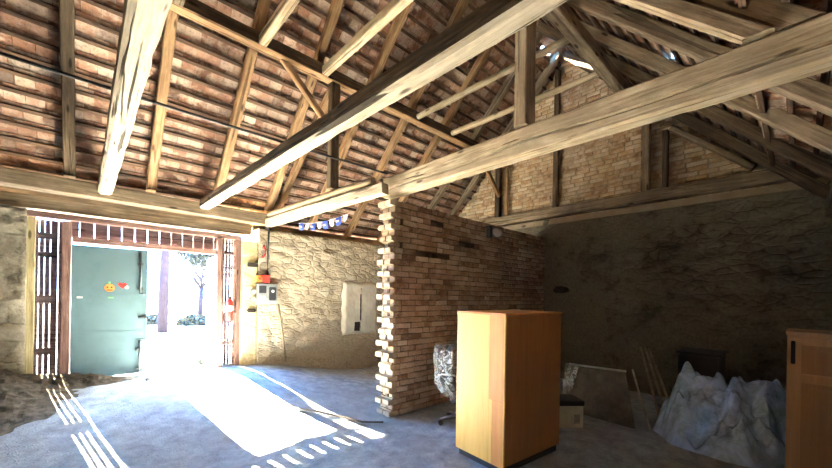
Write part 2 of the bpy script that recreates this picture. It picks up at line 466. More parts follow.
# ------------------------------------------------------------------ brickwork
def brickwork(bm, o, u, v, n, W, H, course=.077, bl=.26, depth=.10, rec=.016, keep=None, seed=1, jit=.006, inside=None, mb=0, mm=1):
    """real bricks in running bond with recessed mortar and pockets where a brick is missing"""
    rr = random.Random(seed); o, u, v, n = V(o), V(u), V(v), V(n)
    rows = int(H/course)
    for r in range(rows):
        a = 0.0; first = True
        header = (r % 2 == 1)
        while a < W-1e-4:
            w = bl*rr.uniform(.93, 1.07)
            if first and header: w = bl*.5
            if rr.random() < .22: w *= .5
            first = False
            w = min(w, W-a)
            if W-a-w < .05: w = W-a
            b = r*course
            ok = (inside is None) or (inside(a+.01, b+.01) and inside(a+w-.01, b+.01) and inside(a+w/2, b+course))
            if ok:
                def P(x, y, d): return o+u*x+v*y+n*d
                missing = keep is not None and not keep(a+w/2, b+course/2)
                if missing:
                    d = -.11; c = [P(a,b,-rec),P(a+w,b,-rec),P(a+w,b+course,-rec),P(a,b+course,-rec)]
                    e = [P(a,b,d),P(a+w,b,d),P(a+w,b+course,d),P(a,b+course,d)]
                    cv = [bm.verts.new(q) for q in c]; ev = [bm.verts.new(q) for q in e]
                    for k in range(4):
                        bm.faces.new((cv[k], cv[(k+1)%4], ev[(k+1)%4], ev[k])).material_index = mm
                    bm.faces.new(ev).material_index = mm
                else:
                    q = [bm.verts.new(P(x, y, -rec)) for x, y in ((a,b),(a+w,b),(a+w,b+course),(a,b+course))]
                    bm.faces.new(q).material_index = mm
                    j = lambda s=jit: rr.uniform(-s, s)
                    out = rr.uniform(-.011, .009)
                    g = .007; c = .008
                    x0_, x1_, y0_, y1_ = a+g, a+w-g, b+g*.8, b+course-g*.8
                    skew = j(.006)
                    bk = [bm.verts.new(P(x, y+sk, -rec-.004)) for x, y, sk in ((x0_,y0_,-skew),(x1_,y0_,skew),(x1_,y1_,skew),(x0_,y1_,-skew))]
                    f1 = [bm.verts.new(P(x, y+sk, out-c)+V((j(.002),j(.002),j(.002)))) for x, y, sk in ((x0_,y0_,-skew),(x1_,y0_,skew),(x1_,y1_,skew),(x0_,y1_,-skew))]
                    f2 = [bm.verts.new(P(x, y+sk, out)+n*j(.004)) for x, y, sk in ((x0_+c,y0_+c,-skew),(x1_-c,y0_+c,skew),(x1_-c,y1_-c,skew),(x0_+c,y1_-c,-skew))]
                    for k in range(4):
                        bm.faces.new((bk[k], bk[(k+1)%4], f1[(k+1)%4], f1[k])).material_index = mb
                        bm.faces.new((f1[k], f1[(k+1)%4], f2[(k+1)%4], f2[k])).material_index = mb
                    bm.faces.new(f2).material_index = mb
            a += w

PX0, PX1, PY0, PY1, PH = 2.95, 6.98, 3.60, 3.87, 2.90
bm = bmesh.new()
holes = [(.06,2.60),(.10,2.28),(.42,2.22),(.82,2.20),(.72,2.62),(1.5,2.4)]
def keepf(a, b):
    for hx, hz in holes:
        if abs(a-hx) < .12 and abs(b-hz) < .038: return False
    return True
topn = lambda a: PH - .03 + .06*noise.noise(V((a*1.6, 3, 1))) - (.0 if a > .5 else .0)
brickwork(bm, (PX0, PY0, 0), (1,0,0), (0,0,1), (0,-1,0), PX1-PX0, PH, keep=keepf, seed=4, inside=lambda a, b: b < topn(a)+.03)
brickwork(bm, (PX1, PY1, 0), (-1,0,0), (0,0,1), (0,1,0), PX1-PX0, PH, seed=9, bl=.27, inside=lambda a, b: b < topn(PX1-PX0-a)+.03)
box(bm, (PX0, PY0+.11, 0), (PX1, PY1-.11, PH-.10), mi=1)
box(bm, (PX0, PY0+.012, PH-.16), (PX1, PY1-.012, PH-.09), mi=1)
# toothed end: alternate courses stand proud
r9 = random.Random(3); ncr = int(PH/.077)
for r in range(ncr):
    z0 = r*.077; out = (.075 if r % 2 == 0 else .0) + r9.uniform(-.018, .016)
    if r9.random() < .12: out -= .03
    a = PY0 + r9.uniform(-.006, .006); b = PY1 + r9.uniform(-.006, .006)
    split = PY0 + (.135 if r % 2 else .135) + r9.uniform(-.01, .01)
    for s0, s1 in ((a, split-.004), (split+.004, b)):
        o2 = out + r9.uniform(-.012, .012)
        vs = box(bm, (PX0-o2-.006, s0, z0+.006), (PX0+.08, s1, z0+.071), .006, mi=2)
    vs = box(bm, (PX0-.02+r9.uniform(0,.02), PY0+.015, z0-.008), (PX0+.05, PY1-.015, z0+.014), mi=3)
wp = link_mesh('wall_partition', bm, mats=[M['brick'], M['mortar'], M['brick_pale'], M['mortar_warm']])
struct(wp, 'free-standing brick partition wall with a toothed broken end')

# gable brickwork above the plate (triangle)
RID_Y, RID_Z = 3.25, 6.37
def gable_in(a, b):
    y = 6.4 - a; z = 3.22 + b
    return z < RID_Z + .18 - abs(y - RID_Y)
bm = bmesh.new()
brickwork(bm, (7.12, 6.4, 3.22), (0,-1,0), (0,0,1), (-1,0,0), 6.9, 3.4, seed=21, bl=.27, inside=gable_in, jit=.004)
vs = [bm.verts.new(p) for p in ((7.17,6.7,3.2),(7.17,-.5,3.2),(7.17,-.25,3.3),(7.17,RID_Y,RID_Z+.3),(7.17,6.7,3.3))]
bm.faces.new(vs).material_index = 1
box(bm, (6.98, -1.5, 3.12), (7.2, 6.9, 3.225), mi=1)
vs = [bm.verts.new(p) for p in ((7.25,7.2,-.2),(7.25,-1.7,-.2),(7.25,-1.7,2.7),(7.25,-.25,3.3),(7.25,RID_Y,RID_Z+.45),(7.25,7.2,3.0))]
bm.faces.new(vs).material_index = 1
struct(link_mesh('wall_gable', bm, mats=[M['brick_warm'], M['mortar_warm']]), 'warm brick gable triangle above the plate beam')

# ------------------------------------------------------------------ roof slopes of tiles on battens
def roof(name, eave, s, n, length, X0, X1, pitch=.2, tw=.165, holes=(), seed=1, label=None, skip_bat=False):
    """eave: point on the batten line; s up the slope, n outward"""
    eave, s, n = V(eave), V(s).normalized(), V(n).normalized(); rr = random.Random(seed)
    rows = int(length/pitch)+1; bm = bmesh.new()
    def P(x, a, d): 
        q = eave + s*a + n*d; return V((x, q.y, q.z))
    for r in range(rows):
        a = r*pitch; x = X0 - rr.uniform(0, tw)
        while x < X1:
            w = tw*rr.uniform(.96, 1.03)
            q = P(x+w/2, a, 0)
            if not any(abs(q.x-hx) < hw and abs(q.y-hy) < hh for hx, hy, hw, hh in holes):
                t = .015; d0 = .034+rr.uniform(-.004,.006); d1 = .006+rr.uniform(-.003,.004); yaw = rr.uniform(-.006,.006)
                e0 = -.06+rr.uniform(-.012,.012); e1 = pitch+.02
                xa, xb = x+.004, min(x+w-.004, X1+.05)
                if xb > xa+.02:
                    hexa(bm, [P(xa+yaw, a+e0, d0), P(xb+yaw, a+e0, d0+rr.uniform(-.003,.003)), P(xb, a+e1, d1), P(xa, a+e1, d1),
                              P(xa+yaw, a+e0, d0+t), P(xb+yaw, a+e0, d0+t), P(xb, a+e1, d1+t), P(xa, a+e1, d1+t)])
            x += w
    # unseen outer shell added to stop light leaking, open only at the holes
    nxx, nr = int((X1-X0)/tw)+1, rows
    for r in range(nr):
        a = r*pitch
        run = None
        for i in range(nxx+1):
            x = X0 + i*tw; q = P(x+tw/2, a, 0)
            opened = i == nxx or any(abs(q.x-hx) < hw and abs(q.y-hy) < hh for hx, hy, hw, hh in holes)
            if not opened and run is None: run = x
            if opened and run is not None:
                hexa(bm, [P(run, a-.03, .062), P(x, a-.03, .062), P(x, a+pitch+.01, .055), P(run, a+pitch+.01, .055),
                          P(run, a-.03, .075), P(x, a-.03, .075), P(x, a+pitch+.01, .068), P(run, a+pitch+.01, .068)])
                run = None
    o = link_mesh(name, bm, M['tile']); struct(o, label)
    bm = bmesh.new(); L = X1-X0; nseg = 40
    rings = []
    for i in range(nseg+1):
        x = L*i/nseg
        dd = .004*noise.noise(V((x*1.5, seed, 0)))
        rings.append([bm.verts.new((x, sx*.021+dd, sz*.014+dd)) for sx, sz in ((-1,-1),(1,-1),(1,1),(-1,1))])
    for i in range(nseg):
        for k in range(4): bm.faces.new((rings[i][k], rings[i][(k+1)%4], rings[i+1][(k+1)%4], rings[i+1][k]))
    bm.faces.new(rings[0]); bm.faces.new(rings[-1])
    bo = None
    R = Matrix((V((1,0,0)), s, n)).transposed().to_4x4()
    for r in range(rows):
        if bo is None: bo = link_mesh('batten', bm, M['wood_batten'])
        b = bo if r == 0 else bo.copy()
        if r: C.objects.link(b)
        b.parent = o
        q = P(X0, r*pitch+.165, -.014+rr.uniform(-.001,.001))
        b.matrix_world = Matrix.Translation(q) @ R
    return o
M['wood_batten'] = wood_mat('wood_batten', (.22,.14,.085), (.13,.08,.05), (.055,.035,.024))
RD = .13      # rafter depth
OFF = (RD + .03)*1.41421
roof('roof_front', (0, 6.98, 3.12+(6.5-6.98)+OFF), (0,-1,1), (0,1,1), 5.30, -3.7, 7.2, holes=[(6.55,3.42,.12,.12)], seed=5,
     label='front roof slope of old clay tiles seen from below')
roof('roof_rear', (0, .10, 3.12+.10+OFF), (0,1,1), (0,-1,1), 4.48, -3.7, 7.2, holes=[(4.9,.95,.10,.06)], seed=8,
     label='rear roof slope of old clay tiles seen from below')
roof('roof_rear_apron', (0, -1.75, 2.62), (0,1,.42), (0,-.42,1), 2.12, -3.7, 7.2, seed=12, label='shallow apron of the rear roof over the back wall')
bm = bmesh.new()
for x0_, x1_ in ((-3.7, 7.2),):
    hexa(bm, [(x0_,3.08,6.48),(x1_,3.08,6.48),(x1_,3.25,6.70),(x0_,3.25,6.70),(x0_,3.42,6.48),(x1_,3.42,6.48),(x1_,3.25,6.72),(x0_,3.25,6.72)])
struct(link_mesh('roof_ridge', bm, M['tile']))
bm = bmesh.new()
box(bm, (2.2, 6.82, 2.70), (7.2, 6.95, 2.90)); box(bm, (-3.6, 6.86, 2.80), (2.2, 6.95, 2.95))
struct(link_mesh('trim_1', bm, M['wood_dark']))

# ------------------------------------------------------------------ frame timbers
PLT = 3.095
timber('plate_beam', (-3.55, 6.52, 2.985), (2.36, 6.52, 2.905), .22, .19, M['wood_grey'], 'long plate beam above the gate carrying the rafter feet', 'beam')
timber('lintel_beam', (-3.5, 6.68, 2.71), (2.1, 6.68, 2.70), .2, .17, M['wood_grey'], 'set-back lintel timber between the long plate and the gate frame', 'beam')
timber('plate_beam', (2.42, 6.71, 2.80), (6.98, 6.71, 2.80), .2, .11, M['wood_orange'], 'brown wall plate on top of the warm stone wall behind the bunting', 'beam')

# front rafters: bottom line z = 3.12 + (6.5 - y)
s2 = RD/2*1.41421
FX = [-2.8, -1.95, -1.07, -.20, .67, 1.54, 2.40, 3.30, 4.20, 5.10, 6.00, 6.80]
fdesc = {-.20:('wood_dark','dark rafter left of the thick pale tie beam'), .67:('wood_orange','brown rafter just right of the thick pale tie beam'),
         1.54:('wood_orange','brown rafter rising to the middle of the near purlin'), 2.40:('wood_orange','rafter just behind the post that carries the purlin'),
         3.30:('wood_orange','rafter first to the right of the purlin post'), 4.20:('wood_orange','rafter seen just above the pillar end of the brick partition'),
         5.10:('wood_orange','short visible rafter near the right end of the purlin'), 6.00:('wood_grey','rafter in the upper corner before the brick gable'),
         6.80:('wood_grey','front rafter lying against the brick gable'), -1.07:('wood_dark','dark rafter at the far left edge of the roof'),
         -1.95:('wood_dark','dark rafter beyond the left edge of the roof view'), -2.8:('wood_dark','leftmost dark rafter at the end of the roof')}
for i, x in enumerate(FX):
    m, lb = fdesc[x]
    y0_, y1_ = 6.56, RID_Y+.02
    if x > 2.4: y0_ = 6.72
    z0_ = 3.12+(6.5-y0_)+s2; z1_ = 3.12+(6.5-y1_)+s2
    foot = 3.10 if x <= 2.4 else 2.872
    cz = foot; cy = 6.5-(cz-3.12-s2)
    timber('rafter', (x, cy, cz+.003), (x+rnd.uniform(-.02,.02), y1_, z1_), .115, RD, M[m], lb, 'rafter', 'rafters of the front roof slope', .006, cut0=True)
timber('rafter', (2.55, 6.5-(3.10-3.12-s2), 3.103), (2.74, 4.85, 3.12+1.65+s2-.0), .10, .11, M['wood_orange'], 'second slim rafter paired beside the one behind the purlin post', 'rafter', 'rafters of the front roof slope', .006, cut0=True)
# rear rafters: bottom line z = 3.12 + y
RX = [(1.05,'wood_dark'),(2.05,'wood_dark'),(3.04,'wood_grey'),(3.95,'wood_grey'),(4.85,'wood_grey'),(5.75,'wood_dark'),(6.80,'wood_dark')]
rlab = ['dark rear rafter high above the middle tie beam','dark rear rafter between the middle and the large tie beam','rear rafter with a thin bright edge at the top right corner',
        'first grey rear rafter beyond the bright-faced strut','second grey rear rafter beyond the bright-faced strut','rear rafter in the shadow below the large tie beam','rear rafter lying against the gable in shadow']
for (x, m), lb in zip(RX, rlab):
    foot = 3.216 if abs(x-3.04) < .01 else 2.902
    cy = foot-3.12-s2
    timber('rafter', (x, cy, foot), (x, RID_Y-.10, 3.12+RID_Y-.10+s2), .115, RD, M[m], lb, 'rafter', 'rafters of the rear roof slope', .006, cut0=True)
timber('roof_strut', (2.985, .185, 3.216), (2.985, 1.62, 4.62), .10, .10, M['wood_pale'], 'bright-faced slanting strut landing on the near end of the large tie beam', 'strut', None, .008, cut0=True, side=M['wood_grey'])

# purlins
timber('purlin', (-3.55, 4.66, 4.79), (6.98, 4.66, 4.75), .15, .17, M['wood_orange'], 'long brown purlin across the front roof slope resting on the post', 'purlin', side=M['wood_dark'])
timber('purlin', (-3.55, 1.84, 4.78), (7.08, 1.84, 4.76), .15, .17, M['wood_grey'], 'purlin of the rear slope running down to the gable post', 'purlin')
# rear plate
timber('plate_beam', (-3.55, -.33, 2.79), (6.90, -.33, 2.79), .22, .2, M['wood_dark'], 'dark rear eaves plate behind the viewer at the right edge', 'beam')
# collars at purlin height
for x, m, lb in ((-.2,'wood_grey','collar timber high up at the left edge'), (.67,'wood_grey','collar timber high above the thick pale tie beam'), (1.56,'wood_pale','short bright collar timber above the middle of the purlin'), (2.42,'wood_pale','bright collar timber running up from the purlin post'), (3.30,'wood_grey','collar timber hidden behind the middle tie beam')):
    timber('collar_beam', (x, 4.58, 4.75), (x, 1.92, 4.75), .10, .12, M[m], lb, 'collar beam', 'collar ties between the purlins', .006)
log('collar_pole', (4.22, 4.58, 4.75), (4.24, 1.92, 4.75), .055, .05, M['wood_pale'], 'upper of two round collar poles in front of the brick gable', 'collar beam', 'round collar poles', 1)
log('collar_pole', (5.12, 4.58, 4.75), (5.20, 1.92, 4.75), .055, .05, M['wood_pale'], 'lower of two round collar poles in front of the brick gable', 'collar beam', 'round collar poles', 2)

# tie beams
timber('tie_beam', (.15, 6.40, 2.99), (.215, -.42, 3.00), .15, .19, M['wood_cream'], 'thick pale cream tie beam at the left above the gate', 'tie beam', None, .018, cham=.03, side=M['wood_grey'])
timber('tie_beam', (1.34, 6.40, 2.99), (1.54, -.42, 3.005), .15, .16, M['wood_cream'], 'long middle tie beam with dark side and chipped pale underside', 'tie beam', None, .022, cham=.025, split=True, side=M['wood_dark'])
timber('tie_beam', (3.035, 3.90, 3.075), (3.045, -.75, 3.065), .15, .275, M['wood_pale'], 'large split tie beam resting on the end of the brick partition', 'tie beam', None, .016, cham=.02, split=True, side=M['wood_worn_shaded'])
timber('tie_beam', (2.81, 3.66, 2.985), (2.33, 6.39, 2.845), .13, .14, M['wood_cream'], 'pale tie beam from the brick partition back to the gate wall', 'tie beam', None, .010)
log('tie_log', (2.77, 3.86, 3.115), (2.33, 6.36, 2.985), .062, .055, M['wood_pale'], 'round log lying along the top of the pale tie beam above the bunting', 'log', None, 4)
# posts
timber('roof_post', (2.61, 4.66, 3.140), (2.61, 4.66, 4.672), .14, .12, M['wood_dark'], 'dark post standing on the round log under the front purlin', 'post', None, .005)
timber('roof_post', (3.04, 1.80, 3.22), (3.04, 1.80, 4.672), .18, .13, M['wood_grey'], 'square post standing on the large split tie beam', 'post', None, .006)
timber('knee_brace', (1.88, 4.66, 4.665), (2.47, 4.66, 4.10), .07, .09, M['wood_orange'], 'slanting brown brace between the purlin and its post', 'brace', None, .004, cut0=True)
# gable timbers
timber('gable_plate', (6.97, 5.35, 3.345), (6.97, -.9, 3.345), .19, .19, M['wood_grey'], 'heavy plate beam along the foot of the brick gable', 'beam')
timber('gable_post', (7.04, 3.42, 3.45), (7.04, 3.42, 6.28), .10, .10, M['wood_dark'], 'slim dark post up the middle of the brick gable', 'post', None, .004)
timber('gable_post', (6.98, 1.80, 3.45), (6.98, 1.80, 4.66), .14, .12, M['wood_grey'], 'gable post at the right edge of the bright brickwork', 'post', None, .004)
timber('gable_post', (6.98, 1.52, 3.45), (6.98, 1.52, 4.40), .10, .08, M['wood_dark'], 'thinner post in shadow right of the gable post', 'post', None, .004)
timber('gable_post', (6.98, 4.78, 3.45), (6.98, 4.78, 4.655), .12, .12, M['wood_dark'], 'gable post above the brick partition under the purlin', 'post', None, .004)
timber('gable_post', (6.98, 4.56, 3.45), (6.98, 4.56, 4.64), .06, .08, M['wood_orange'], 'thin brown post beside the dark one above the partition', 'post', None, .004)
timber('knee_brace', (6.1, 4.66, 4.65), (6.84, 4.66, 3.9), .07, .09, M['wood_orange'], 'brown brace from the purlin end down to the gable post', 'brace', None, .004, cut0=True)
timber('gable_strut', (6.98, 1.45, 4.42), (6.98, .45, 3.52), .09, .09, M['wood_grey'], 'slanting strut in the dark right corner of the gable', 'brace', None, .004)

# tie rod
bm = bmesh.new(); tube(bm, [(-3.55+6.35*i/30, 3.62, 3.245-.045*math.sin(PI*i/30)-.004*i/30*20) for i in range(31)], .013, 8)
tag(link_mesh('tension_rod', bm, M['cable'], smooth=True), 'thin dark steel rod strung across from the left to the pillar top', 'rod')

# ------------------------------------------------------------------ gate
gf = empty('gate_frame', (0, 6.58, .38), 0, 'brown timber gate frame with slatted panels around the opening', 'gate frame')
def gpart(name, p0, p1, w, h, m, jit=.004):
    o = timber(name, p0, p1, w, h, m, None, jit=jit, parent=gf, cham=.006)
    mw = o.matrix_world.copy(); o.parent = gf; o.matrix_parent_inverse = Matrix.Translation((0, -6.58, -.38)); o.matrix_basis = mw
    return o
ZB = .30
gpart('post', (-.545, 6.57, ZB), (-.545, 6.57, 2.51), .10, .045, M['wood_post_pale'])
gpart('post', (-.215, 6.57, ZB), (-.215, 6.57, 2.50), .09, .105, M['wood_gate'])
gpart('post', (1.60, 6.57, ZB), (1.60, 6.57, 2.50), .10, .12, M['wood_gate'])
gpart('post', (1.895, 6.57, ZB), (1.895, 6.57, 2.50), .08, .05, M['wood_gate'])
gpart('head_rail', (-.57, 6.58, 2.555), (1.93, 6.58, 2.54), .10, .075, M['wood_gate'])
gpart('transom', (-.165, 6.57, 2.272), (1.545, 6.57, 2.258), .09, .075, M['wood_gate'])
def slats(name, xs, z0, z1, rails, rx, mat=M['wood_slat'], y=6.632):
    bm = bmesh.new()
    for (a, b) in xs:
        d = rnd.uniform(-.003, .003)
        box(bm, (a, y+d, z0+rnd.uniform(0,.01)), (b, y+.014+d, z1-rnd.uniform(0,.006)), .002)
    for z, hh in rails:
        box(bm, (rx[0]+.03, y-.045, z-hh/2), (rx[1]-.035, y-.004, z+hh/2), .003)
    o = link_mesh(name, bm, mat); o.parent = gf; o.matrix_parent_inverse = Matrix.Translation((0, -6.58, -.38))
    return o
def gaps(x0, x1, cuts, gw):
    xs = []; a = x0
    for c in cuts: xs.append((a, c-gw/2)); a = c+gw/2
    xs.append((a, x1)); return xs
# left panel gaps at pixel x 34.5, 42, 49.5, 58
slats('slat_panel', gaps(-.53, -.225, [-.470, -.420, -.368, -.297], .0045),   .34, 2.505, [(2.29,.085),(2.05,.07),(1.47,.11),(.80,.09)], (-.50,-.262))
tc = [-.095+.147*i for i in range(12)]
slats('slat_panel', gaps(-.19, 1.57, tc, .009), 2.30, 2.57, [], (0,0))
slats('slat_panel', gaps(1.62, 1.885, [1.695, 1.745, 1.79, 1.825], .006), .34, 2.56, [(2.27,.05),(2.02,.04),(1.42,.05),(.75,.05)], (1.655,1.852))

# closed gate leaf (metal)
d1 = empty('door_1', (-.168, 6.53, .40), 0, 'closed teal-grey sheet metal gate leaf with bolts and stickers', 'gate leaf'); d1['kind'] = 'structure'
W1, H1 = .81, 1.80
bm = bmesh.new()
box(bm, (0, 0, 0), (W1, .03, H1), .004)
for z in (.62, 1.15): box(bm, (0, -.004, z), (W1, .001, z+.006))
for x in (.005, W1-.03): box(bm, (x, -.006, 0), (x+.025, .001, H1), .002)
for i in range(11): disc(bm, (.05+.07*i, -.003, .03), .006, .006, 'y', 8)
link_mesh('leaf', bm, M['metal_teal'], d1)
def bolt(z0, z1, x=W1-.085):
    bm = bmesh.new()
    tube(bm, [(x, -.03, z0), (x, -.03, z1)], .011, 8)
    tube(bm, [(x, -.03, z0 if z0 > .6 else z1), (x+.055, -.03, z0 if z0 > .6 else z1)], .010, 8)
    for z in (z0+.12*(z1-z0), z0+.72*(z1-z0)): box(bm, (x-.035, -.035, z-.02), (x+.03, -.004, z+.02), .003)
    link_mesh('bolt', bm, M['iron'], d1)
bolt(1.16, 1.76); bolt(.0, .48)
bm = bmesh.new(); box(bm, (W1-.10, -.028, .80), (W1, -.004, .825), .003); link_mesh('catch', bm, M['iron'], d1)
def sticker(name, cx, cz, r, m, shape='disc'):
    bm = bmesh.new()
    if shape == 'disc': disc(bm, (cx, -.008, cz), r, .004, 'y', 24)
    elif shape == 'heart':
        pts = []
        for i in range(28):
            t = 2*PI*i/28; pts.append((16*math.sin(t)**3, 13*math.cos(t)-5*math.cos(2*t)-2*math.cos(3*t)-math.cos(4*t)))
        f = [bm.verts.new((cx+x*r/16, -.010, cz+y*r/16)) for x, y in pts]; b = [bm.verts.new((cx+x*r/16, -.006, cz+y*r/16)) for x, y in pts]
        bm.faces.new(f); bm.faces.new(b[::-1])
        for i in range(28): bm.faces.new((f[i], b[i], b[(i+1)%28], f[(i+1)%28]))
    else: box(bm, (cx-r, -.010, cz-r*.35), (cx+r, -.004, cz+r*.35))
    o = link_mesh(name, bm, m, d1); return o
st = sticker('sticker', .385, 1.235, .055, M['orange_paint'], 'disc')
bm = bmesh.new()
for sx in (-1, 1): disc(bm, (.385+sx*.022, -.0115, 1.245), .011, .003, 'y', 12)
box(bm, (.355, -.013, 1.200), (.415, -.0105, 1.210)); link_mesh('sticker_marks', bm, M['black'], st)
bm = bmesh.new(); box(bm, (.372, -.012, 1.292), (.398, -.006, 1.325), .003); link_mesh('sticker_stalk', bm, M['green'], st)
sticker('heart_sticker', .525, 1.275, .048, M['red'], 'heart'); sticker('round_sticker', .572, 1.248, .024, M['white'])
sticker('paper_label', .085, 1.10, .028, M['white'], 'rect')
sticker('paper_label', .40, 1.10, .030, M['green'], 'rect')

# open gate leaf swung outwards
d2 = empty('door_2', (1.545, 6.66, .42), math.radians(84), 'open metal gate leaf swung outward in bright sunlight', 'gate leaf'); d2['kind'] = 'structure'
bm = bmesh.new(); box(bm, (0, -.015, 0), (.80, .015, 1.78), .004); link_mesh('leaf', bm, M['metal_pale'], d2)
bm = bmesh.new()
for z in (.3, .95, 1.6): box(bm, (0, .015, z), (.8, .04, z+.05), .003)
link_mesh('stiffener', bm, M['metal_pale'], d2)

# fire extinguisher on the right slat panel
fe = empty('fire_extinguisher', (1.735, 6.445, 1.13), 0, 'red fire extinguisher hanging on the slats right of the opening', 'fire extinguisher')
bm = bmesh.new(); tube(bm, [(0,0,0),(0,0,.01),(0,0,.30),(0,0,.34),(0,0,.365)], [.05,.056,.056,.04,.018], 20); link_mesh('cylinder', bm, M['red'], fe)
bm = bmesh.new(); tube(bm, [(0,0,.365),(0,0,.40)], .018, 12); box(bm, (-.015,-.05,.40), (.015,.03,.412), .003); box(bm, (-.012,-.055,.425), (.012,.03,.435), .003); link_mesh('valve', bm, M['black'], fe)
bm = bmesh.new(); tube(bm, [(.015,-.01,.385),(.06,-.01,.37),(.072,-.005,.28),(.066,-.005,.14)], .008, 8); link_mesh('hose', bm, M['black'], fe)
bm = bmesh.new(); tube(bm, [(0,0,.16),(0,0,.25)], .0572, 20, False); link_mesh('label_band', bm, M['white'], fe)
bm = bmesh.new(); box(bm, (-.02,.057,.02), (.02,.075,.33)); link_mesh('bracket', bm, M['iron'], fe)

# ------------------------------------------------------------------ electrics on the gate wall
eb = empty('meter_box', (2.33, 6.435, 1.40), 0, 'grey electric meter box with dark windows on the yellow wall', 'meter box')
bm = bmesh.new(); box(bm, (-.17,-.06,0), (.17,.06,.36), .006); link_mesh('housing', bm, M['grey_box'], eb)
bm = bmesh.new(); box(bm, (-.15,-.066,.20), (-.025,-.058,.33), .003); link_mesh('window', bm, M['dark_box'], eb)
bm = bmesh.new(); box(bm, (.02,-.07,.07), (.145,-.058,.31), .01); link_mesh('cover', bm, M['dark_box'], eb)
bm = bmesh.new(); disc(bm, (.085,-.074,.235), .025, .01, 'y', 16); link_mesh('dial', bm, M['white'], eb)
bm = bmesh.new(); box(bm, (-.14,-.07,.08), (-.04,-.058,.15), .004); link_mesh('socket', bm, M['white'], eb)
rb = empty('switch_box', (2.25, 6.43, 1.79), 0, 'red emergency switch box above the grey meter box', 'switch box')
bm = bmesh.new(); box(bm, (-.01,-.05,0), (.12,.05,.13), .006); link_mesh('housing', bm, M['red'], rb)
bm = bmesh.new(); box(bm, (-.10,-.045,.0), (-.012,.05,.12), .006); link_mesh('side_box', bm, M['orange_paint'], rb)
bm = bmesh.new(); disc(bm, (-.055,-.05,.06), .022, .012, 'y', 16); link_mesh('knob', bm, M['red'], rb)
so = empty('power_socket', (2.10, 6.43, 1.62), 0, 'small round grey socket left of the meter box', 'socket')
bm = bmesh.new(); disc(bm, (0,0,0), .042, .07, 'y', 20); link_mesh('housing', bm, M['grey_box'], so)
bm = bmesh.new(); disc(bm, (0,-.037,0), .03, .008, 'y', 20); link_mesh('lid', bm, M['white'], so)
so = empty('power_socket', (2.10, 6.43, 1.49), 0, 'lower round socket left of the meter box', 'socket')
bm = bmesh.new(); disc(bm, (0,0,0), .036, .07, 'y', 20); link_mesh('housing', bm, M['grey_box'], so)
bm = bmesh.new(); disc(bm, (0,-.037,0), .026, .008, 'y', 20); link_mesh('lid', bm, M['white'], so)
bm = bmesh.new(); tube(bm, [(2.345, 6.44, 1.93), (2.34, 6.44, 2.2), (2.35, 6.44, 2.52), (2.352, 6.44, 2.70)], .016, 8)
tag(link_mesh('conduit', bm, M['iron'], smooth=True), 'dark cable conduit rising from the red switch box to the beams', 'conduit')
bm = bmesh.new(); tube(bm, [(2.26, 6.43, 2.44), (2.30, 6.43, 2.37), (2.29, 6.43, 2.28), (2.25, 6.43, 2.22)], .018, 8)
tag(link_mesh('red_cord', bm, M['red'], smooth=True), 'short red cord hanging high beside the conduit', 'cord')
bm = bmesh.new(); box(bm, (2.01, 6.40, 2.05), (2.17, 6.47, 2.12), .008)
tag(link_mesh('hole_block', bm, M['hole']), 'flat dark block standing for a hole high on the yellow pier', 'vent')  # raised dark block added for a stone hole, its shade painted in
bm = bmesh.new()
box(bm, (2.0, 6.42, 1.26), (2.17, 6.47, 1.33), .02)
struct(link_mesh('wall_patch', bm, M['hole']))
bm = bmesh.new(); tube(bm, [(2.54, 6.43, 1.40), (2.60, 6.40, .95), (2.67, 6.36, .36)], [.016,.017,.018], 8)
tag(link_mesh('leaning_stick', bm, M['stick'], smooth=True), 'dark stick leaning against the warm stone wall', 'stick')

# plastered niche on the right part of the wall
nb = empty('plaster_patch', (4.35, 6.46, .75), 0, 'white plaster patch with a dark slot on the warm stone wall', 'plaster patch'); nb['kind'] = 'structure'
rr = random.Random(2)
bm = bmesh.new()
n_ = 40; g = []
inner = lambda x, z: -.045 < x < .015 and .30 < z < 1.0
for j in range(n_+1):
    row = []
    for i in range(n_+1):
        x = -.44+.90*i/n_; z = -.02+1.15*j/n_
        e = min(i, n_-i, j, n_-j)/n_
        y = .045*(1-min(1, e/.06)) - .030*min(1, e/.06) + .012*ns((x, z, 0), 5, 3) + .006*ns((x, z, 0), 16, 3)
        row.append(bm.verts.new((x+.05*ns((z, 0, 0), 4, 5)*(1-min(1, e*5)), y, z+.05*ns((x, 0, 0), 4, 8)*(1-min(1, e*5)))))
    g.append(row)
for j in range(n_):
    for i in range(n_):
        x = -.44+.90*(i+.5)/n_; z = -.02+1.15*(j+.5)/n_
        if not inner(x, z) and not (-.17 < x < -.02 and .08 < z < .27): bm.faces.new((g[j][i], g[j][i+1], g[j+1][i+1], g[j+1][i]))
link_mesh('plaster', bm, M['plaster_white'], nb, smooth=True)
bm = bmesh.new(); box(bm, (-.06,.02,.28), (.03,.05,1.02)); link_mesh('slot', bm, M['hole'], nb)
bm = bmesh.new(); box(bm, (-.19,.01,.06), (-.0,.05,.29), .01); link_mesh('niche', bm, M['hole'], nb)

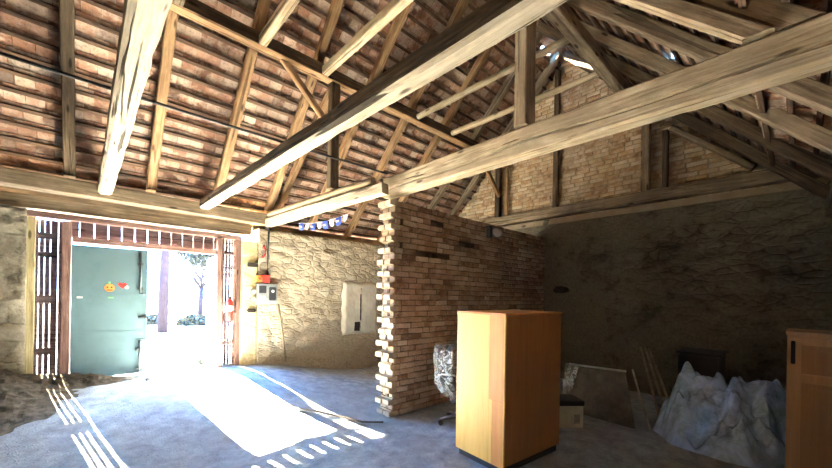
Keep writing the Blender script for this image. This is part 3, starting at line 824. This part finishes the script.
# bunting
bu = empty('hanging_bunting', (2.42, 5.35, 2.73), 0, 'string of small blue and white pennants under the pale tie beam', 'bunting')
n = 8
def bpos(t): return V((.21*t, -1.12*t, -.02-.05*math.sin(PI*t)+.012*t))
bm = bmesh.new(); tube(bm, [bpos(i/20) for i in range(21)], .004, 6); link_mesh('string', bm, M['white_flag'], bu)
for i in range(n):
    t = (i+.5)/n; p = bpos(t); d = (bpos(t+.01)-bpos(t-.01)).normalized()
    w = .055 if i % 2 == 0 else .042; hh = .115 if i % 2 == 0 else .10
    bm = bmesh.new(); g = []
    prof = [(-1,0),(1,0),(1,-.75),(0,-1.0),(-1,-.75)] if i % 2 else [(-1,0),(1,0),(1,-.9),(0,-1.0),(-1,-.9)]
    for s in (-.003, .003):
        g.append([bm.verts.new(p + d*(a*w) + V((0,0,b*hh)) + V((1,.2,0))*(s+.012*math.sin(b*3+i))) for a, b in prof])
    bm.faces.new(g[0]); bm.faces.new(g[1][::-1])
    for k in range(5): bm.faces.new((g[0][k], g[0][(k+1)%5], g[1][(k+1)%5], g[1][k]))
    fl = link_mesh('pennant', bm, M['blue_flag'] if i % 2 == 0 else M['white_flag'], bu)
    fl['label'] = 'blue pennant' if i % 2 == 0 else 'white pennant'
    if i % 2 == 0:
        bm = bmesh.new(); c = p + V((-.018,-.002,-hh*.5)); 
        for k in (-1, 0, 1):
            q = c + d*(k*.022); box(bm, q-V((.008,.008,.014)), q+V((.004,.008,.014)), .002)
        link_mesh('mark', bm, M['white_flag'], fl)

# lamp on the partition
bl = empty('wall_lamp', (5.18, 3.575, 2.72), 0, 'pale oval bulkhead lamp high on the brick partition', 'lamp')
bm = bmesh.new(); bmesh.ops.create_uvsphere(bm, u_segments=20, v_segments=12, radius=1, matrix=Matrix.Diagonal((.13,.07,.075,1)))
for v in bm.verts: v.co.y = min(v.co.y, .005) - .01
link_mesh('globe', bm, M['white'], bl, smooth=True)
bm = bmesh.new(); box(bm, (-.14,-.012,-.085), (.14,.012,.085), .01); link_mesh('base', bm, M['grey_box'], bl)
bm = bmesh.new(); box(bm, (4.90, 3.52, 2.60), (5.00, 3.585, 2.80), .01)
tag(link_mesh('socket_box', bm, M['iron']), 'small dark box beside the oval lamp on the partition', 'junction box')

# dark pit in the gable stone wall
bm = bmesh.new(); bmesh.ops.create_icosphere(bm, subdivisions=3, radius=1, matrix=Matrix.Diagonal((.05,.16,.07,1)))
for v in bm.verts: v.co += v.co.normalized()*.025*ns(v.co, 14, 2)
struct(link_mesh('wall_pit', bm, M['hole'], loc=(6.97, 3.25, 1.77), smooth=True))

# ------------------------------------------------------------------ yellow cabinet
cb = empty('cabinet', (2.72, 1.76, 0), math.radians(-5), 'tall honey-coloured veneered cabinet standing in front of the partition', 'cabinet')
CW, CD, CH = .93, .60, 1.455
bm = bmesh.new(); box(bm, (.012, .012, .07), (CW, CD, CH-.018), .003); link_mesh('body', bm, M['veneer_brown'], cb)
bm = bmesh.new(); box(bm, (-.004, -.004, CH-.018), (CW+.004, CD+.004, CH), .003); link_mesh('top', bm, M['veneer_orange'], cb)
bm = bmesh.new(); box(bm, (.03, .03, 0), (CW-.02, CD-.02, .075)); link_mesh('plinth', bm, M['black'], cb)
bm = bmesh.new(); box(bm, (-.004, .175, .07), (.0115, CD, CH-.02), .002); box(bm, (-.004, .135, .07), (.0115, .1745, .66), .002)  # one face split into lit and shaded tones, painted as two veneers
o = link_mesh('door', bm, M['veneer_yellow'], cb); o['label'] = 'veneered door with its lit part painted pale yellow'
bm = bmesh.new(); box(bm, (-.004, .012, .07), (.0115, .134, .66), .002); box(bm, (-.004, .012, .6605), (.0115, .1745, CH-.02), .002)
o = link_mesh('shade_strip', bm, M['veneer_orange'], cb); o['label'] = 'shaded strip along the near edge painted as orange veneer'
bm = bmesh.new(); box(bm, (-.008, -.006, .07), (.014, .0115, CH-.02), .003); link_mesh('corner_lipping', bm, M['veneer_yellow'], cb)
bm = bmesh.new(); box(bm, (.0145, -.002, .09), (CW-.02, .0115, CH-.03), .001); link_mesh('side_panel', bm, M['veneer_brown'], cb)

# ------------------------------------------------------------------ wrapped swivel chair
ch = empty('office_chair', (3.46, 2.86, 0), math.radians(200), 'swivel chair wrapped in clear plastic between the partition and the cabinet', 'chair')
bm = bmesh.new()
tube(bm, [(0,0,.10),(0,0,.42)], .028, 14); link_mesh('column', bm, M['steel'], ch)
for k in range(5):
    a = 2*PI*k/5+.35
    bm = bmesh.new(); e = V((math.cos(a), math.sin(a), 0))
    tube(bm, [V((0,0,.115)), e*.14+V((0,0,.105)), e*.27+V((0,0,.075))], [.026,.021,.016], 8)
    lg = link_mesh('leg', bm, M['steel'], ch)
    bm = bmesh.new(); c = e*.27; sd = V((-e.y, e.x, 0))
    for s in (-.016, .016): tube(bm, [c+sd*(s-.008)+V((0,0,.03)), c+sd*(s+.008)+V((0,0,.03))], .029, 14)
    tube(bm, [c+V((0,0,.03)), c+V((0,0,.072))], .008, 6)
    link_mesh('caster', bm, M['black'], lg)
bm = bmesh.new(); g = []
for j in range(17):
    t = j/16; row = []
    if t < .45: y, z = .24-.46*t/.45*1.0, .45-.03*math.sin(t/.45*PI)
    else:
        s = (t-.45)/.55; y, z = -.22-.10*s-.03*math.sin(s*PI), .47+.47*s
    for i in range(13):
        u = (i/12-.5)*2; wd = .235*(1-.25*max(0, (t-.55)/.45)**2)
        row.append((u*wd, y+.07*u*u*(1 if t > .4 else 0), z+.045*u*u*(1 if t < .5 else .3)))
    g.append(row)
fr = [[bm.verts.new(q) for q in r] for r in g]; bk = [[bm.verts.new((q[0], q[1]-.012, q[2]-.014)) for q in r] for r in g]
for j in range(16):
    for i in range(12):
        bm.faces.new((fr[j][i], fr[j][i+1], fr[j+1][i+1], fr[j+1][i])); bm.faces.new((bk[j][i], bk[j+1][i], bk[j+1][i+1], bk[j][i+1]))
for j in range(16):
    bm.faces.new((fr[j][0], fr[j+1][0], bk[j+1][0], bk[j][0])); bm.faces.new((fr[j][12], bk[j][12], bk[j+1][12], fr[j+1][12]))
for i in range(12):
    bm.faces.new((fr[0][i], bk[0][i], bk[0][i+1], fr[0][i+1])); bm.faces.new((fr[16][i], fr[16][i+1], bk[16][i+1], bk[16][i]))
M['chair_shell'] = simple('chair_shell', (.10,.085,.07), .5, 0, .4, .2, 10)
link_mesh('shell', bm, M['chair_shell'], ch, smooth=True)
bm = bmesh.new()
bm.free()
for s in (-1, 1):
    bm = bmesh.new(); tube(bm, [(s*.22,.10,.46),(s*.29,.13,.60),(s*.29,.0,.67),(s*.28,-.16,.66),(s*.23,-.25,.60)], .012, 8)
    link_mesh('armrest', bm, M['steel'], ch, smooth=True)
bm = bmesh.new(); nu, nv = 40, 26; rows = []
for j in range(nv+1):
    t = j/nv; z = .26+.74*t
    row = []
    for i in range(nu):
        a = 2*PI*i/nu
        rx = .20+.13*sm(t/.6)-.05*sm((t-.8)/.2); ry = .20+.15*sm(t/.4)
        yy = math.sin(a)*ry; 
        if math.sin(a) > 0: yy *= (1-1.45*sm((t-.3)/.35)) if t > .3 else 1
        tp = sm(t/.2)*.45+.55 if t < .2 else 1
        end = 1-.85*sm((t-.93)/.07)
        q = V((math.cos(a)*rx*tp*end, yy*tp*end - (.12*sm((t-.9)/.1)), z))
        d = .035*abs(noise.noise(q*7)) + .022*noise.noise(q*17) + .012*noise.noise(q*33)
        q += V((math.cos(a), math.sin(a), .3))*d
        row.append(bm.verts.new(q))
    rows.append(row)
for j in range(nv):
    for i in range(nu): bm.faces.new((rows[j][i], rows[j][(i+1)%nu], rows[j+1][(i+1)%nu], rows[j+1][i]))
bm.faces.new(rows[-1])
w = link_mesh('plastic_wrap', bm, M['film'], ch); w['label'] = 'crinkled clear plastic wrap'

# ------------------------------------------------------------------ clutter behind the cabinet
cbx = empty('carton_box', (4.50, 1.97, 0), math.radians(-38), 'pale carton with a dark lid peeking out right of the cabinet', 'box')
bm = bmesh.new(); box(bm, (-.22,-.14,0), (.12,.14,.27), .006); link_mesh('body', bm, M['carton'], cbx)
bm = bmesh.new(); box(bm, (-.23,-.15,.275), (.13,.15,.34), .008); link_mesh('lid', bm, M['black'], cbx)
bm = bmesh.new(); box(bm, (.0,-.1425,.06), (.075,-.1395,.17)); link_mesh('label_patch', bm, M['stick'], cbx)

def leaning_slab(name, b0, b1, t0, t1, th, mat, parent):
    b0, b1, t0, t1 = map(V, (b0, b1, t0, t1)); n = (b1-b0).cross(t0-b0).normalized()*th
    bm = bmesh.new(); hexa(bm, [b0, b1, t1, t0, b0+n, b1+n, t1+n, t0+n]); return link_mesh(name, bm, mat, parent)
pn = empty('table_top', (5.0, 1.7, 0), 0, 'dark table top leaning on its edge behind the carton', 'table top')
leaning_slab('board', (.02,.52,.01), (-.06,-.36,.01), (.24,.58,.60), (.20,-.17,.625), .03, M['black_sheet'], pn)
bm = bmesh.new(); tube(bm, [(.225,.585,.635), (.215,.2,.643), (.185,-.175,.657)], .014, 8); link_mesh('lit_edge', bm, M['board_edge'], pn)  # pale bead paints the light along the board's top edge
bm = bmesh.new(); rows = []
for j in range(15):
    t = j/14; row = []
    for i in range(11):
        s = i/10; q = V((.22-.20*(1-t)-.05-.05*math.sin(s*PI), .60-.20*s*(.5+.5*t), .08+.56*t))
        q += V((-.4,.2,.5))*(.05*abs(noise.noise(q*9))+.02*noise.noise(q*23))
        row.append(bm.verts.new(q))
    rows.append(row)
for j in range(14):
    for i in range(10): bm.faces.new((rows[j][i], rows[j][i+1], rows[j+1][i+1], rows[j+1][i]))
w = link_mesh('plastic_film', bm, M['film'], pn); w['label'] = 'crumpled clear film over the corner'
sld = w.modifiers.new('solid', 'SOLIDIFY'); sld.thickness = .002

bm = bmesh.new(); tube(bm, [(5.09,1.22,.0), (5.25,1.37,.34), (5.41,1.51,.655)], .012, 8)
tag(link_mesh('thin_pole', bm, M['stick_pale'], smooth=True), 'thin pale pole leaning just right of the dark table top', 'pole')
for i, (bx, by, tx, ty, tz, lb) in enumerate(((5.86,1.30,6.86,1.80,.80,'left pole of the three leaning against the gable wall'), (5.90,1.22,6.87,1.74,.81,'middle pole of the three leaning against the gable wall'), (5.93,1.14,6.88,1.68,.79,'right pole of the three leaning against the gable wall'))):
    bm = bmesh.new(); tube(bm, [(bx,by,0), ((bx+tx)/2,(by+ty)/2,tz/2+.004*i), (tx,ty,tz)], .017, 8)
    tag(link_mesh('leaning_pole', bm, M['stick'], smooth=True), lb, 'pole', 'poles leaning on the gable wall')
bm = bmesh.new(); box(bm, (6.2, .70, 0), (6.75, 1.16, .85), .02)
dk = link_mesh('body', bm, M['black']); 
de = empty('dark_crate', (0,0,0), 0, 'black upright crate standing behind the plastic sheet pile', 'crate'); dk.parent = de
bm = bmesh.new(); box(bm, (6.18, .68, .85), (6.77, 1.18, .88), .006); link_mesh('lid', bm, M['black'], de)

# pile of plastic sheeting
wr = random.Random(17); WAVES = []
for wl, am, cnt in ((.75, .20, 3), (.42, .15, 4), (.24, .085, 5), (.13, .04, 3)):
    for k in range(cnt):
        a_ = PI*(k+wr.uniform(.1,.9))/cnt; WAVES.append((math.cos(a_), math.sin(a_), wr.random(), wl*wr.uniform(.8,1.2), am))
def sheet(seed, cx, cy, rx, ry, hgt, peaks, ph):
    bm = bmesh.new(); n = 110; rows = []
    for j in range(n+1):
        row = []
        for i in range(n+1):
            u, v = i/n*2-1, j/n*2-1
            # square to disc
            x = u*math.sqrt(1-v*v/2); y = v*math.sqrt(1-u*u/2)
            r = math.hypot(x, y); a = math.atan2(y, x)
            rim = 1 + .13*noise.noise(V((math.cos(a)*1.8, math.sin(a)*1.8, seed)))
            px, py = cx + x*rx*rim, cy + y*ry*rim
            base = hgt*(1-r**2.6)
            for (qx, qy, qh, qs) in peaks:
                base += qh*math.exp(-((px-qx)**2+(py-qy)**2)/qs**2)*(1-r**4)
            fold = 0
            wx = px + .06*noise.noise(V((px*2.2, py*2.2, seed))); wy = py + .06*noise.noise(V((px*2.2, py*2.2, seed+5)))
            for (dx, dy, ph_, wl, am) in WAVES:
                t = (wx*dx + wy*dy)/wl + ph_ + .25*noise.noise(V((px*1.5+ph_*7, py*1.5, ph_)))
                fold += am*(abs((t % 1.0)*2-1)-.5)
            p = V((px*2.6, py*2.6, seed)); fold += .008*noise.noise(p*6)
            z = max(.004, base + fold*min(1, (1-r)*4)*.8)
            lat = .05*noise.noise(p*1.3+V((5,0,0)))*(1-r)
            row.append(bm.verts.new((px+lat, py+lat, z)))
        rows.append(row)
    for j in range(n):
        for i in range(n): bm.faces.new((rows[j][i], rows[j][i+1], rows[j+1][i+1], rows[j+1][i]))
    return bm
bm = sheet(3.3, 5.22, .50, .58, .70, .50, [(5.25,.98,.52,.17),(5.40,.55,.26,.34),(5.1,.15,.10,.3)], 0)
pl = link_mesh('plastic_sheeting', bm, M['plastic_pile'])
tag(pl, 'crumpled heap of blue-grey plastic sheeting on the floor by the gable', 'plastic sheeting')
md = pl.modifiers.new('solid', 'SOLIDIFY'); md.thickness = .003

# old wardrobe at the right edge
wd = empty('old_wardrobe', (4.05, .055, 0), 0, 'old brown panelled wardrobe at the right edge of the picture', 'wardrobe')
WH = 1.37
bm = bmesh.new(); box(bm, (.02,-.86,.05), (.50,0,WH-.03), .004); link_mesh('body', bm, M['old_cabinet'], wd)
bm = bmesh.new(); box(bm, (-.005,-.87,WH-.03), (.51,.008,WH), .006); link_mesh('top', bm, M['old_cabinet'], wd)
bm = bmesh.new(); box(bm, (.03,-.85,0), (.49,-.01,.05)); link_mesh('plinth', bm, M['old_cabinet_dark'], wd)
def wdoor(y0_, y1_):
    dr = None
    bm = bmesh.new()
    for a, b, z0_, z1_ in ((y0_, y0_+.075, .06, WH-.04), (y1_-.075, y1_, .06, WH-.04), (y0_+.075, y1_-.075, .06, .15), (y0_+.075, y1_-.075, .98, 1.05), (y0_+.075, y1_-.075, WH-.10, WH-.04)):
        box(bm, (-.012, a, z0_), (.019, b, z1_), .006)
    dr = link_mesh('door', bm, M['old_cabinet'], wd)
    for z0_, z1_ in ((.15, .98), (1.05, WH-.10)):
        bm = bmesh.new(); box(bm, (.006, y0_+.07, z0_-.01), (.0185, y1_-.07, z1_+.01)); box(bm, (-.008, y0_+.115, z0_+.035), (.008, y1_-.115, z1_-.035), .012)
        link_mesh('panel', bm, M['old_cabinet_dark'], dr)
    return dr
da = wdoor(-.43, -.002); db = wdoor(-.86, -.432)
bm = bmesh.new(); box(bm, (-.016,-.045,1.12), (-.0125,-.02,1.30), .004); link_mesh('escutcheon', bm, M['black'], da)
bm = bmesh.new(); tube(bm, [(-.013,-.46,.8),(-.03,-.46,.8),(-.04,-.46,.8)], [.008,.014,.008], 12); link_mesh('knob', bm, M['iron'], db)

# ------------------------------------------------------------------ hay heap at the left
bm = bmesh.new(); n = 70; rows = []; hr = random.Random(5)
hx0, hx1, hy0, hy1 = -2.2, .55, 5.0, 6.42
def heap(x, y):
    h1 = .42*math.exp(-(((x+1.15)/.62)**2 + ((y-6.2)/.75)**2))
    h2 = .13*math.exp(-(((x+.1)/.5)**2 + ((y-6.40)/.20)**2))
    h3 = .18*math.exp(-(((x+1.9)/.6)**2 + ((y-5.8)/.6)**2))
    e = h1+h2+h3
    return e + .05*e/.3*ns((x, y, 0), 6, 2) + .03*min(1, e/.1)*ns((x, y, 0), 14, 7)
for j in range(n+1):
    rows.append([])
    for i in range(n+1):
        x = hx0+(hx1-hx0)*i/n; y = hy0+(hy1-hy0)*j/n
        rows[-1].append(bm.verts.new((x, y, zfloor(x, y)+heap(x, y)-.03)))
for j in range(n):
    for i in range(n): bm.faces.new((rows[j][i], rows[j][i+1], rows[j+1][i+1], rows[j+1][i]))
for k in range(4200):
    x, y = hr.uniform(hx0, hx1), hr.uniform(hy0, hy1); e = heap(x, y)
    if e < .03 + .04*hr.random(): continue
    z = zfloor(x, y)+e-.03; a = hr.uniform(0, 2*PI); L = hr.uniform(.06, .2); tl = hr.uniform(-.1, .35)
    d = V((math.cos(a), math.sin(a), tl))*L; sd = V((-math.sin(a), math.cos(a), 0))*.0028; p = V((x, y, z))
    if (p+d).y > 6.44: d.y = -abs(d.y)
    q = [bm.verts.new(p-sd), bm.verts.new(p+sd), bm.verts.new(p+d+V((0,0,-.02))+sd*.5), bm.verts.new(p+d+V((0,0,-.02))-sd*.5)]
    bm.faces.new(q)
M['hay'] = simple('old_hay', (.10,.09,.075), .95, 0, .1, .5, 14, .6)
tag(link_mesh('hay_heap', bm, M['hay']), 'heap of dark old hay and straw at the foot of the left wall', 'hay', kind='stuff')

# dark tube standing in for a wire's shadow across the sunlit patch
bm = bmesh.new()
fl_ = [(.92,5.76),(1.13,5.23),(1.45,4.85),(1.82,4.5),(2.2,4.14),(2.39,3.85),(2.5,3.64),(2.74,3.46)]
pts = []
for i in range(len(fl_)-1):
    for k in range(8):
        t = k/8; x = fl_[i][0]*(1-t)+fl_[i+1][0]*t; y = fl_[i][1]*(1-t)+fl_[i+1][1]*t
        pts.append((x, y, zfloor(x, y)+.018+.018*ns((x, y, 0), 1.3, 3)))
tube(bm, pts, .014, 8)
tag(link_mesh('shadow_strip', bm, M['cable'], smooth=True), 'dark modelled strip for a wire shadow across the sunlit patch of floor', 'cable')

# loose clods and stones near the gate
sr = random.Random(8)
for k, (x, y, s) in enumerate(((1.0,6.25,.035),(.80,6.35,.04),(1.35,6.3,.05),(.62,6.1,.03),(1.05,6.1,.025),(4.6,2.6,.03))):
    bm = bmesh.new(); bmesh.ops.create_icosphere(bm, subdivisions=2, radius=s)
    for v in bm.verts: v.co *= 1+.35*noise.noise(v.co*30+V((k*3,0,0))); v.co.z *= .6
    o = link_mesh('stone', bm, M['stone_grey'], loc=(x, y, zfloor(x, y)+s*.35+ (heap(x,y)-.03 if -2.2 < x < .55 and 5 < y < 6.42 and heap(x,y) > .03 else 0)))
    tag(o, 'small loose stone lying on the floor near the gate opening' if y > 4 else 'small loose stone on the floor in front of the gable', 'stone', 'loose stones' if y > 4 else None)

# ------------------------------------------------------------------ outside
M['yard'] = simple('yard_ground', (.16,.155,.145), .95, 0, .1, .15, 1.2, .6)
bm = bmesh.new(); n = 60; rows = []
for j in range(n+1):
    rows.append([])
    for i in range(n+1):
        x = -25+50*i/n; y = 6.95+60*(j/n)**1.6
        rows[-1].append(bm.verts.new((x, y, .37+.02*ns((x, y, 0), .8, 1)+.012*max(0, y-8))))
for j in range(n):
    for i in range(n): bm.faces.new((rows[j][i], rows[j][i+1], rows[j+1][i+1], rows[j+1][i]))
struct(link_mesh('ground_yard', bm, M['yard'], smooth=True))
M['render_white'] = simple('white_render', (.25,.25,.25), .9, 0, .1, .04, 2)
M['roof_red'] = simple('far_roof', (.40,.24,.18), .9, 0, .1, .2, 6)
ho = empty('house', (5.24, 40, .7), math.radians(-4), 'white gabled house seen through the open gate', 'house')
bm = bmesh.new()
W_, D_, E_, R_ = 1.75, 5, 1.7, 3.9
v = [bm.verts.new(p) for p in ((-W_,0,-.3),(W_,0,-.3),(W_,0,E_),(0,0,R_),(-W_,0,E_),(-W_,D_,-.3),(W_,D_,-.3),(W_,D_,E_),(0,D_,R_),(-W_,D_,E_))]
for f in ((0,1,2,3,4),(9,8,7,6,5),(0,4,9,5),(1,6,7,2),(2,7,8,3),(3,8,9,4)): bm.faces.new([v[i] for i in f])
link_mesh('wall', bm, M['render_white'], ho)
bm = bmesh.new()
for s in (-1, 1):
    a, b = V((s*(W_+.25), -.3, E_-.12)), V((0, -.3, R_+.12)); up = V((0,0,.14)); dp = V((0, D_+.6, 0))
    hexa(bm, [a, b, b+dp, a+dp, a+up, b+up, b+dp+up, a+dp+up])
link_mesh('roof', bm, M['roof_red'], ho)
bm = bmesh.new(); box(bm, (.5,-.05,1.0), (1.3,.01,2.2)); link_mesh('window', bm, M['dark_box'], ho)

def leaf_mat(name, a, b):
    g = N(name); g.col(g.ramp(g.island(), [(0, a), (1, b)])); g.rough(.8, .2)
    g.b.inputs['Transmission Weight'].default_value = 0
    return g.m
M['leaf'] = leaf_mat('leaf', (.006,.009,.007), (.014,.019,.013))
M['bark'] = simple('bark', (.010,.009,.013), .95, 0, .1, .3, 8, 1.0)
def tree(loc, label, trunk_r, th, crowns, seed, nl=1500, group=None):
    t = empty('tree', loc, 0, label, 'tree', group); rr = random.Random(seed)
    bm = bmesh.new(); tube(bm, [(0,0,0),(.02,0,th*.5),(.05,.02,th)], [trunk_r*1.2, trunk_r, trunk_r*.75], 12)
    for k in range(5):
        a = k*1.26; tube(bm, [(.04,.02,th*.8),(math.cos(a)*.6,math.sin(a)*.6,th+.5),(math.cos(a)*1.1,math.sin(a)*1.1,th+1.1)], [trunk_r*.5,trunk_r*.3,.02], 6)
    link_mesh('trunk', bm, M['bark'], t)
    bm = bmesh.new()
    for (cx, cy, cz, r) in crowns:
        for k in range(nl):
            d = V((rr.gauss(0,1), rr.gauss(0,1), rr.gauss(0,1))).normalized()*r*rr.uniform(.55, 1)
            p = V((cx, cy, cz))+d; s = rr.uniform(.05, .11)
            a = V((rr.gauss(0,1), rr.gauss(0,1), rr.gauss(0,1))).normalized(); b = a.cross(V((rr.gauss(0,1), rr.gauss(0,1), .3))).normalized()
            bm.faces.new([bm.verts.new(p+a*s), bm.verts.new(p+b*s*.6), bm.verts.new(p-a*s), bm.verts.new(p-b*s*.6)])
    link_mesh('crown', bm, M['leaf'], t)
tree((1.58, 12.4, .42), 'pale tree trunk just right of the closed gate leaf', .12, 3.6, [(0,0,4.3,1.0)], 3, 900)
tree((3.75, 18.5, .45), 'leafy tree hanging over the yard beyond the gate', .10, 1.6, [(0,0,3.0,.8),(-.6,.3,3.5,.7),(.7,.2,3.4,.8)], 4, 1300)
def shrub(loc, r, label, seed):
    rr = random.Random(seed); bm = bmesh.new()
    for k in range(1300):
        d = V((rr.gauss(0,1), rr.gauss(0,1), abs(rr.gauss(0,1)))).normalized(); d = V((d.x*r*1.6, d.y*r, d.z*r))*rr.uniform(.4, 1)
        p = d; s = rr.uniform(.04, .09)
        a = V((rr.gauss(0,1), rr.gauss(0,1), rr.gauss(0,1))).normalized(); b = a.cross(V((rr.gauss(0,1), rr.gauss(0,1), .3))).normalized()
        bm.faces.new([bm.verts.new(p+a*s), bm.verts.new(p+b*s*.6), bm.verts.new(p-a*s), bm.verts.new(p-b*s*.6)])
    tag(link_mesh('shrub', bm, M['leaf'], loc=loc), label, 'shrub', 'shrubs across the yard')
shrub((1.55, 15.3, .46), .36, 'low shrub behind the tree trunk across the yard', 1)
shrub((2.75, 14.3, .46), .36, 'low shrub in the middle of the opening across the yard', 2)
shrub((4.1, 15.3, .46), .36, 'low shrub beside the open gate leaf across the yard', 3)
tree((9.6, 47.5, .8), 'tall dense tree far behind the white house', .25, 2.6, [(0,0,5.0,2.6),(2.2,.3,4.2,2.2),(-2.0,.3,6.4,2.2),(.6,0,7.2,2.0)], 12, 2200, None)
# weeds at the foot of the open leaf
bm = bmesh.new(); rr = random.Random(6)
for k in range(160):
    p = V((1.45+rr.uniform(-.1,.06), 7.0+rr.uniform(-.2,.25), .37)); a = rr.uniform(0, 2*PI); L = rr.uniform(.05,.16)
    d = V((math.cos(a)*.5, math.sin(a)*.5, 1))*L; sd = V((-math.sin(a), math.cos(a), 0))*.006
    bm.faces.new([bm.verts.new(p-sd), bm.verts.new(p+sd), bm.verts.new(p+d)])
tag(link_mesh('weeds', bm, M['leaf']), 'tuft of weeds growing at the foot of the open leaf', 'weeds', kind='stuff')

# ------------------------------------------------------------------ light
w = bpy.data.worlds.new('World'); bpy.context.scene.world = w; w.use_nodes = True
nt = w.node_tree; bg = nt.nodes['Background']
bg.inputs[0].default_value = (.17,.46,1.0,1); bg.inputs[1].default_value = SKY = 7.0
sun = bpy.data.lights.new('sun', 'SUN'); sun.energy = 112; sun.angle = math.radians(.55); sun.color = (1,.84,.60)
so = bpy.data.objects.new('sun', sun); C.objects.link(so)
az, el = math.radians(11.5), math.radians(36)
d = V((math.sin(az)*math.cos(el), -math.cos(az)*math.cos(el), -math.sin(el)))
so.rotation_euler = d.to_track_quat('-Z', 'Y').to_euler()
so.location = (-3, 14, 10)

# ------------------------------------------------------------------ camera
F, YAW, ROLL, HC = 354.0, math.radians(42.8), math.radians(1.0), 295.76
cam = bpy.data.cameras.new('camera'); co = bpy.data.objects.new('camera', cam); C.objects.link(co)
f = V((math.sin(YAW), math.cos(YAW), 0)); r0 = V((math.cos(YAW), -math.sin(YAW), 0)); z = V((0,0,1))
R = r0*math.cos(ROLL) + z*math.sin(ROLL); U = -r0*math.sin(ROLL) + z*math.cos(ROLL)
m = Matrix((R, U, -f)).transposed().to_4x4(); m.translation = V((0, 0, 1.6)); co.matrix_world = m
cam.sensor_fit = 'HORIZONTAL'; cam.sensor_width = 36; cam.lens = F/832*36; cam.shift_y = (HC-234)/832; cam.clip_start = .02; cam.clip_end = 300
sc = bpy.context.scene; sc.camera = co
sc.view_settings.view_transform = 'Standard'; sc.view_settings.look = 'None'; sc.view_settings.gamma = 1; sc.view_settings.use_curve_mapping = False
sc.view_settings.exposure = 3.8
sc.cycles.max_bounces = 10; sc.cycles.diffuse_bounces = 7; sc.cycles.use_denoising = True; sc.cycles.sample_clamp_indirect = 10
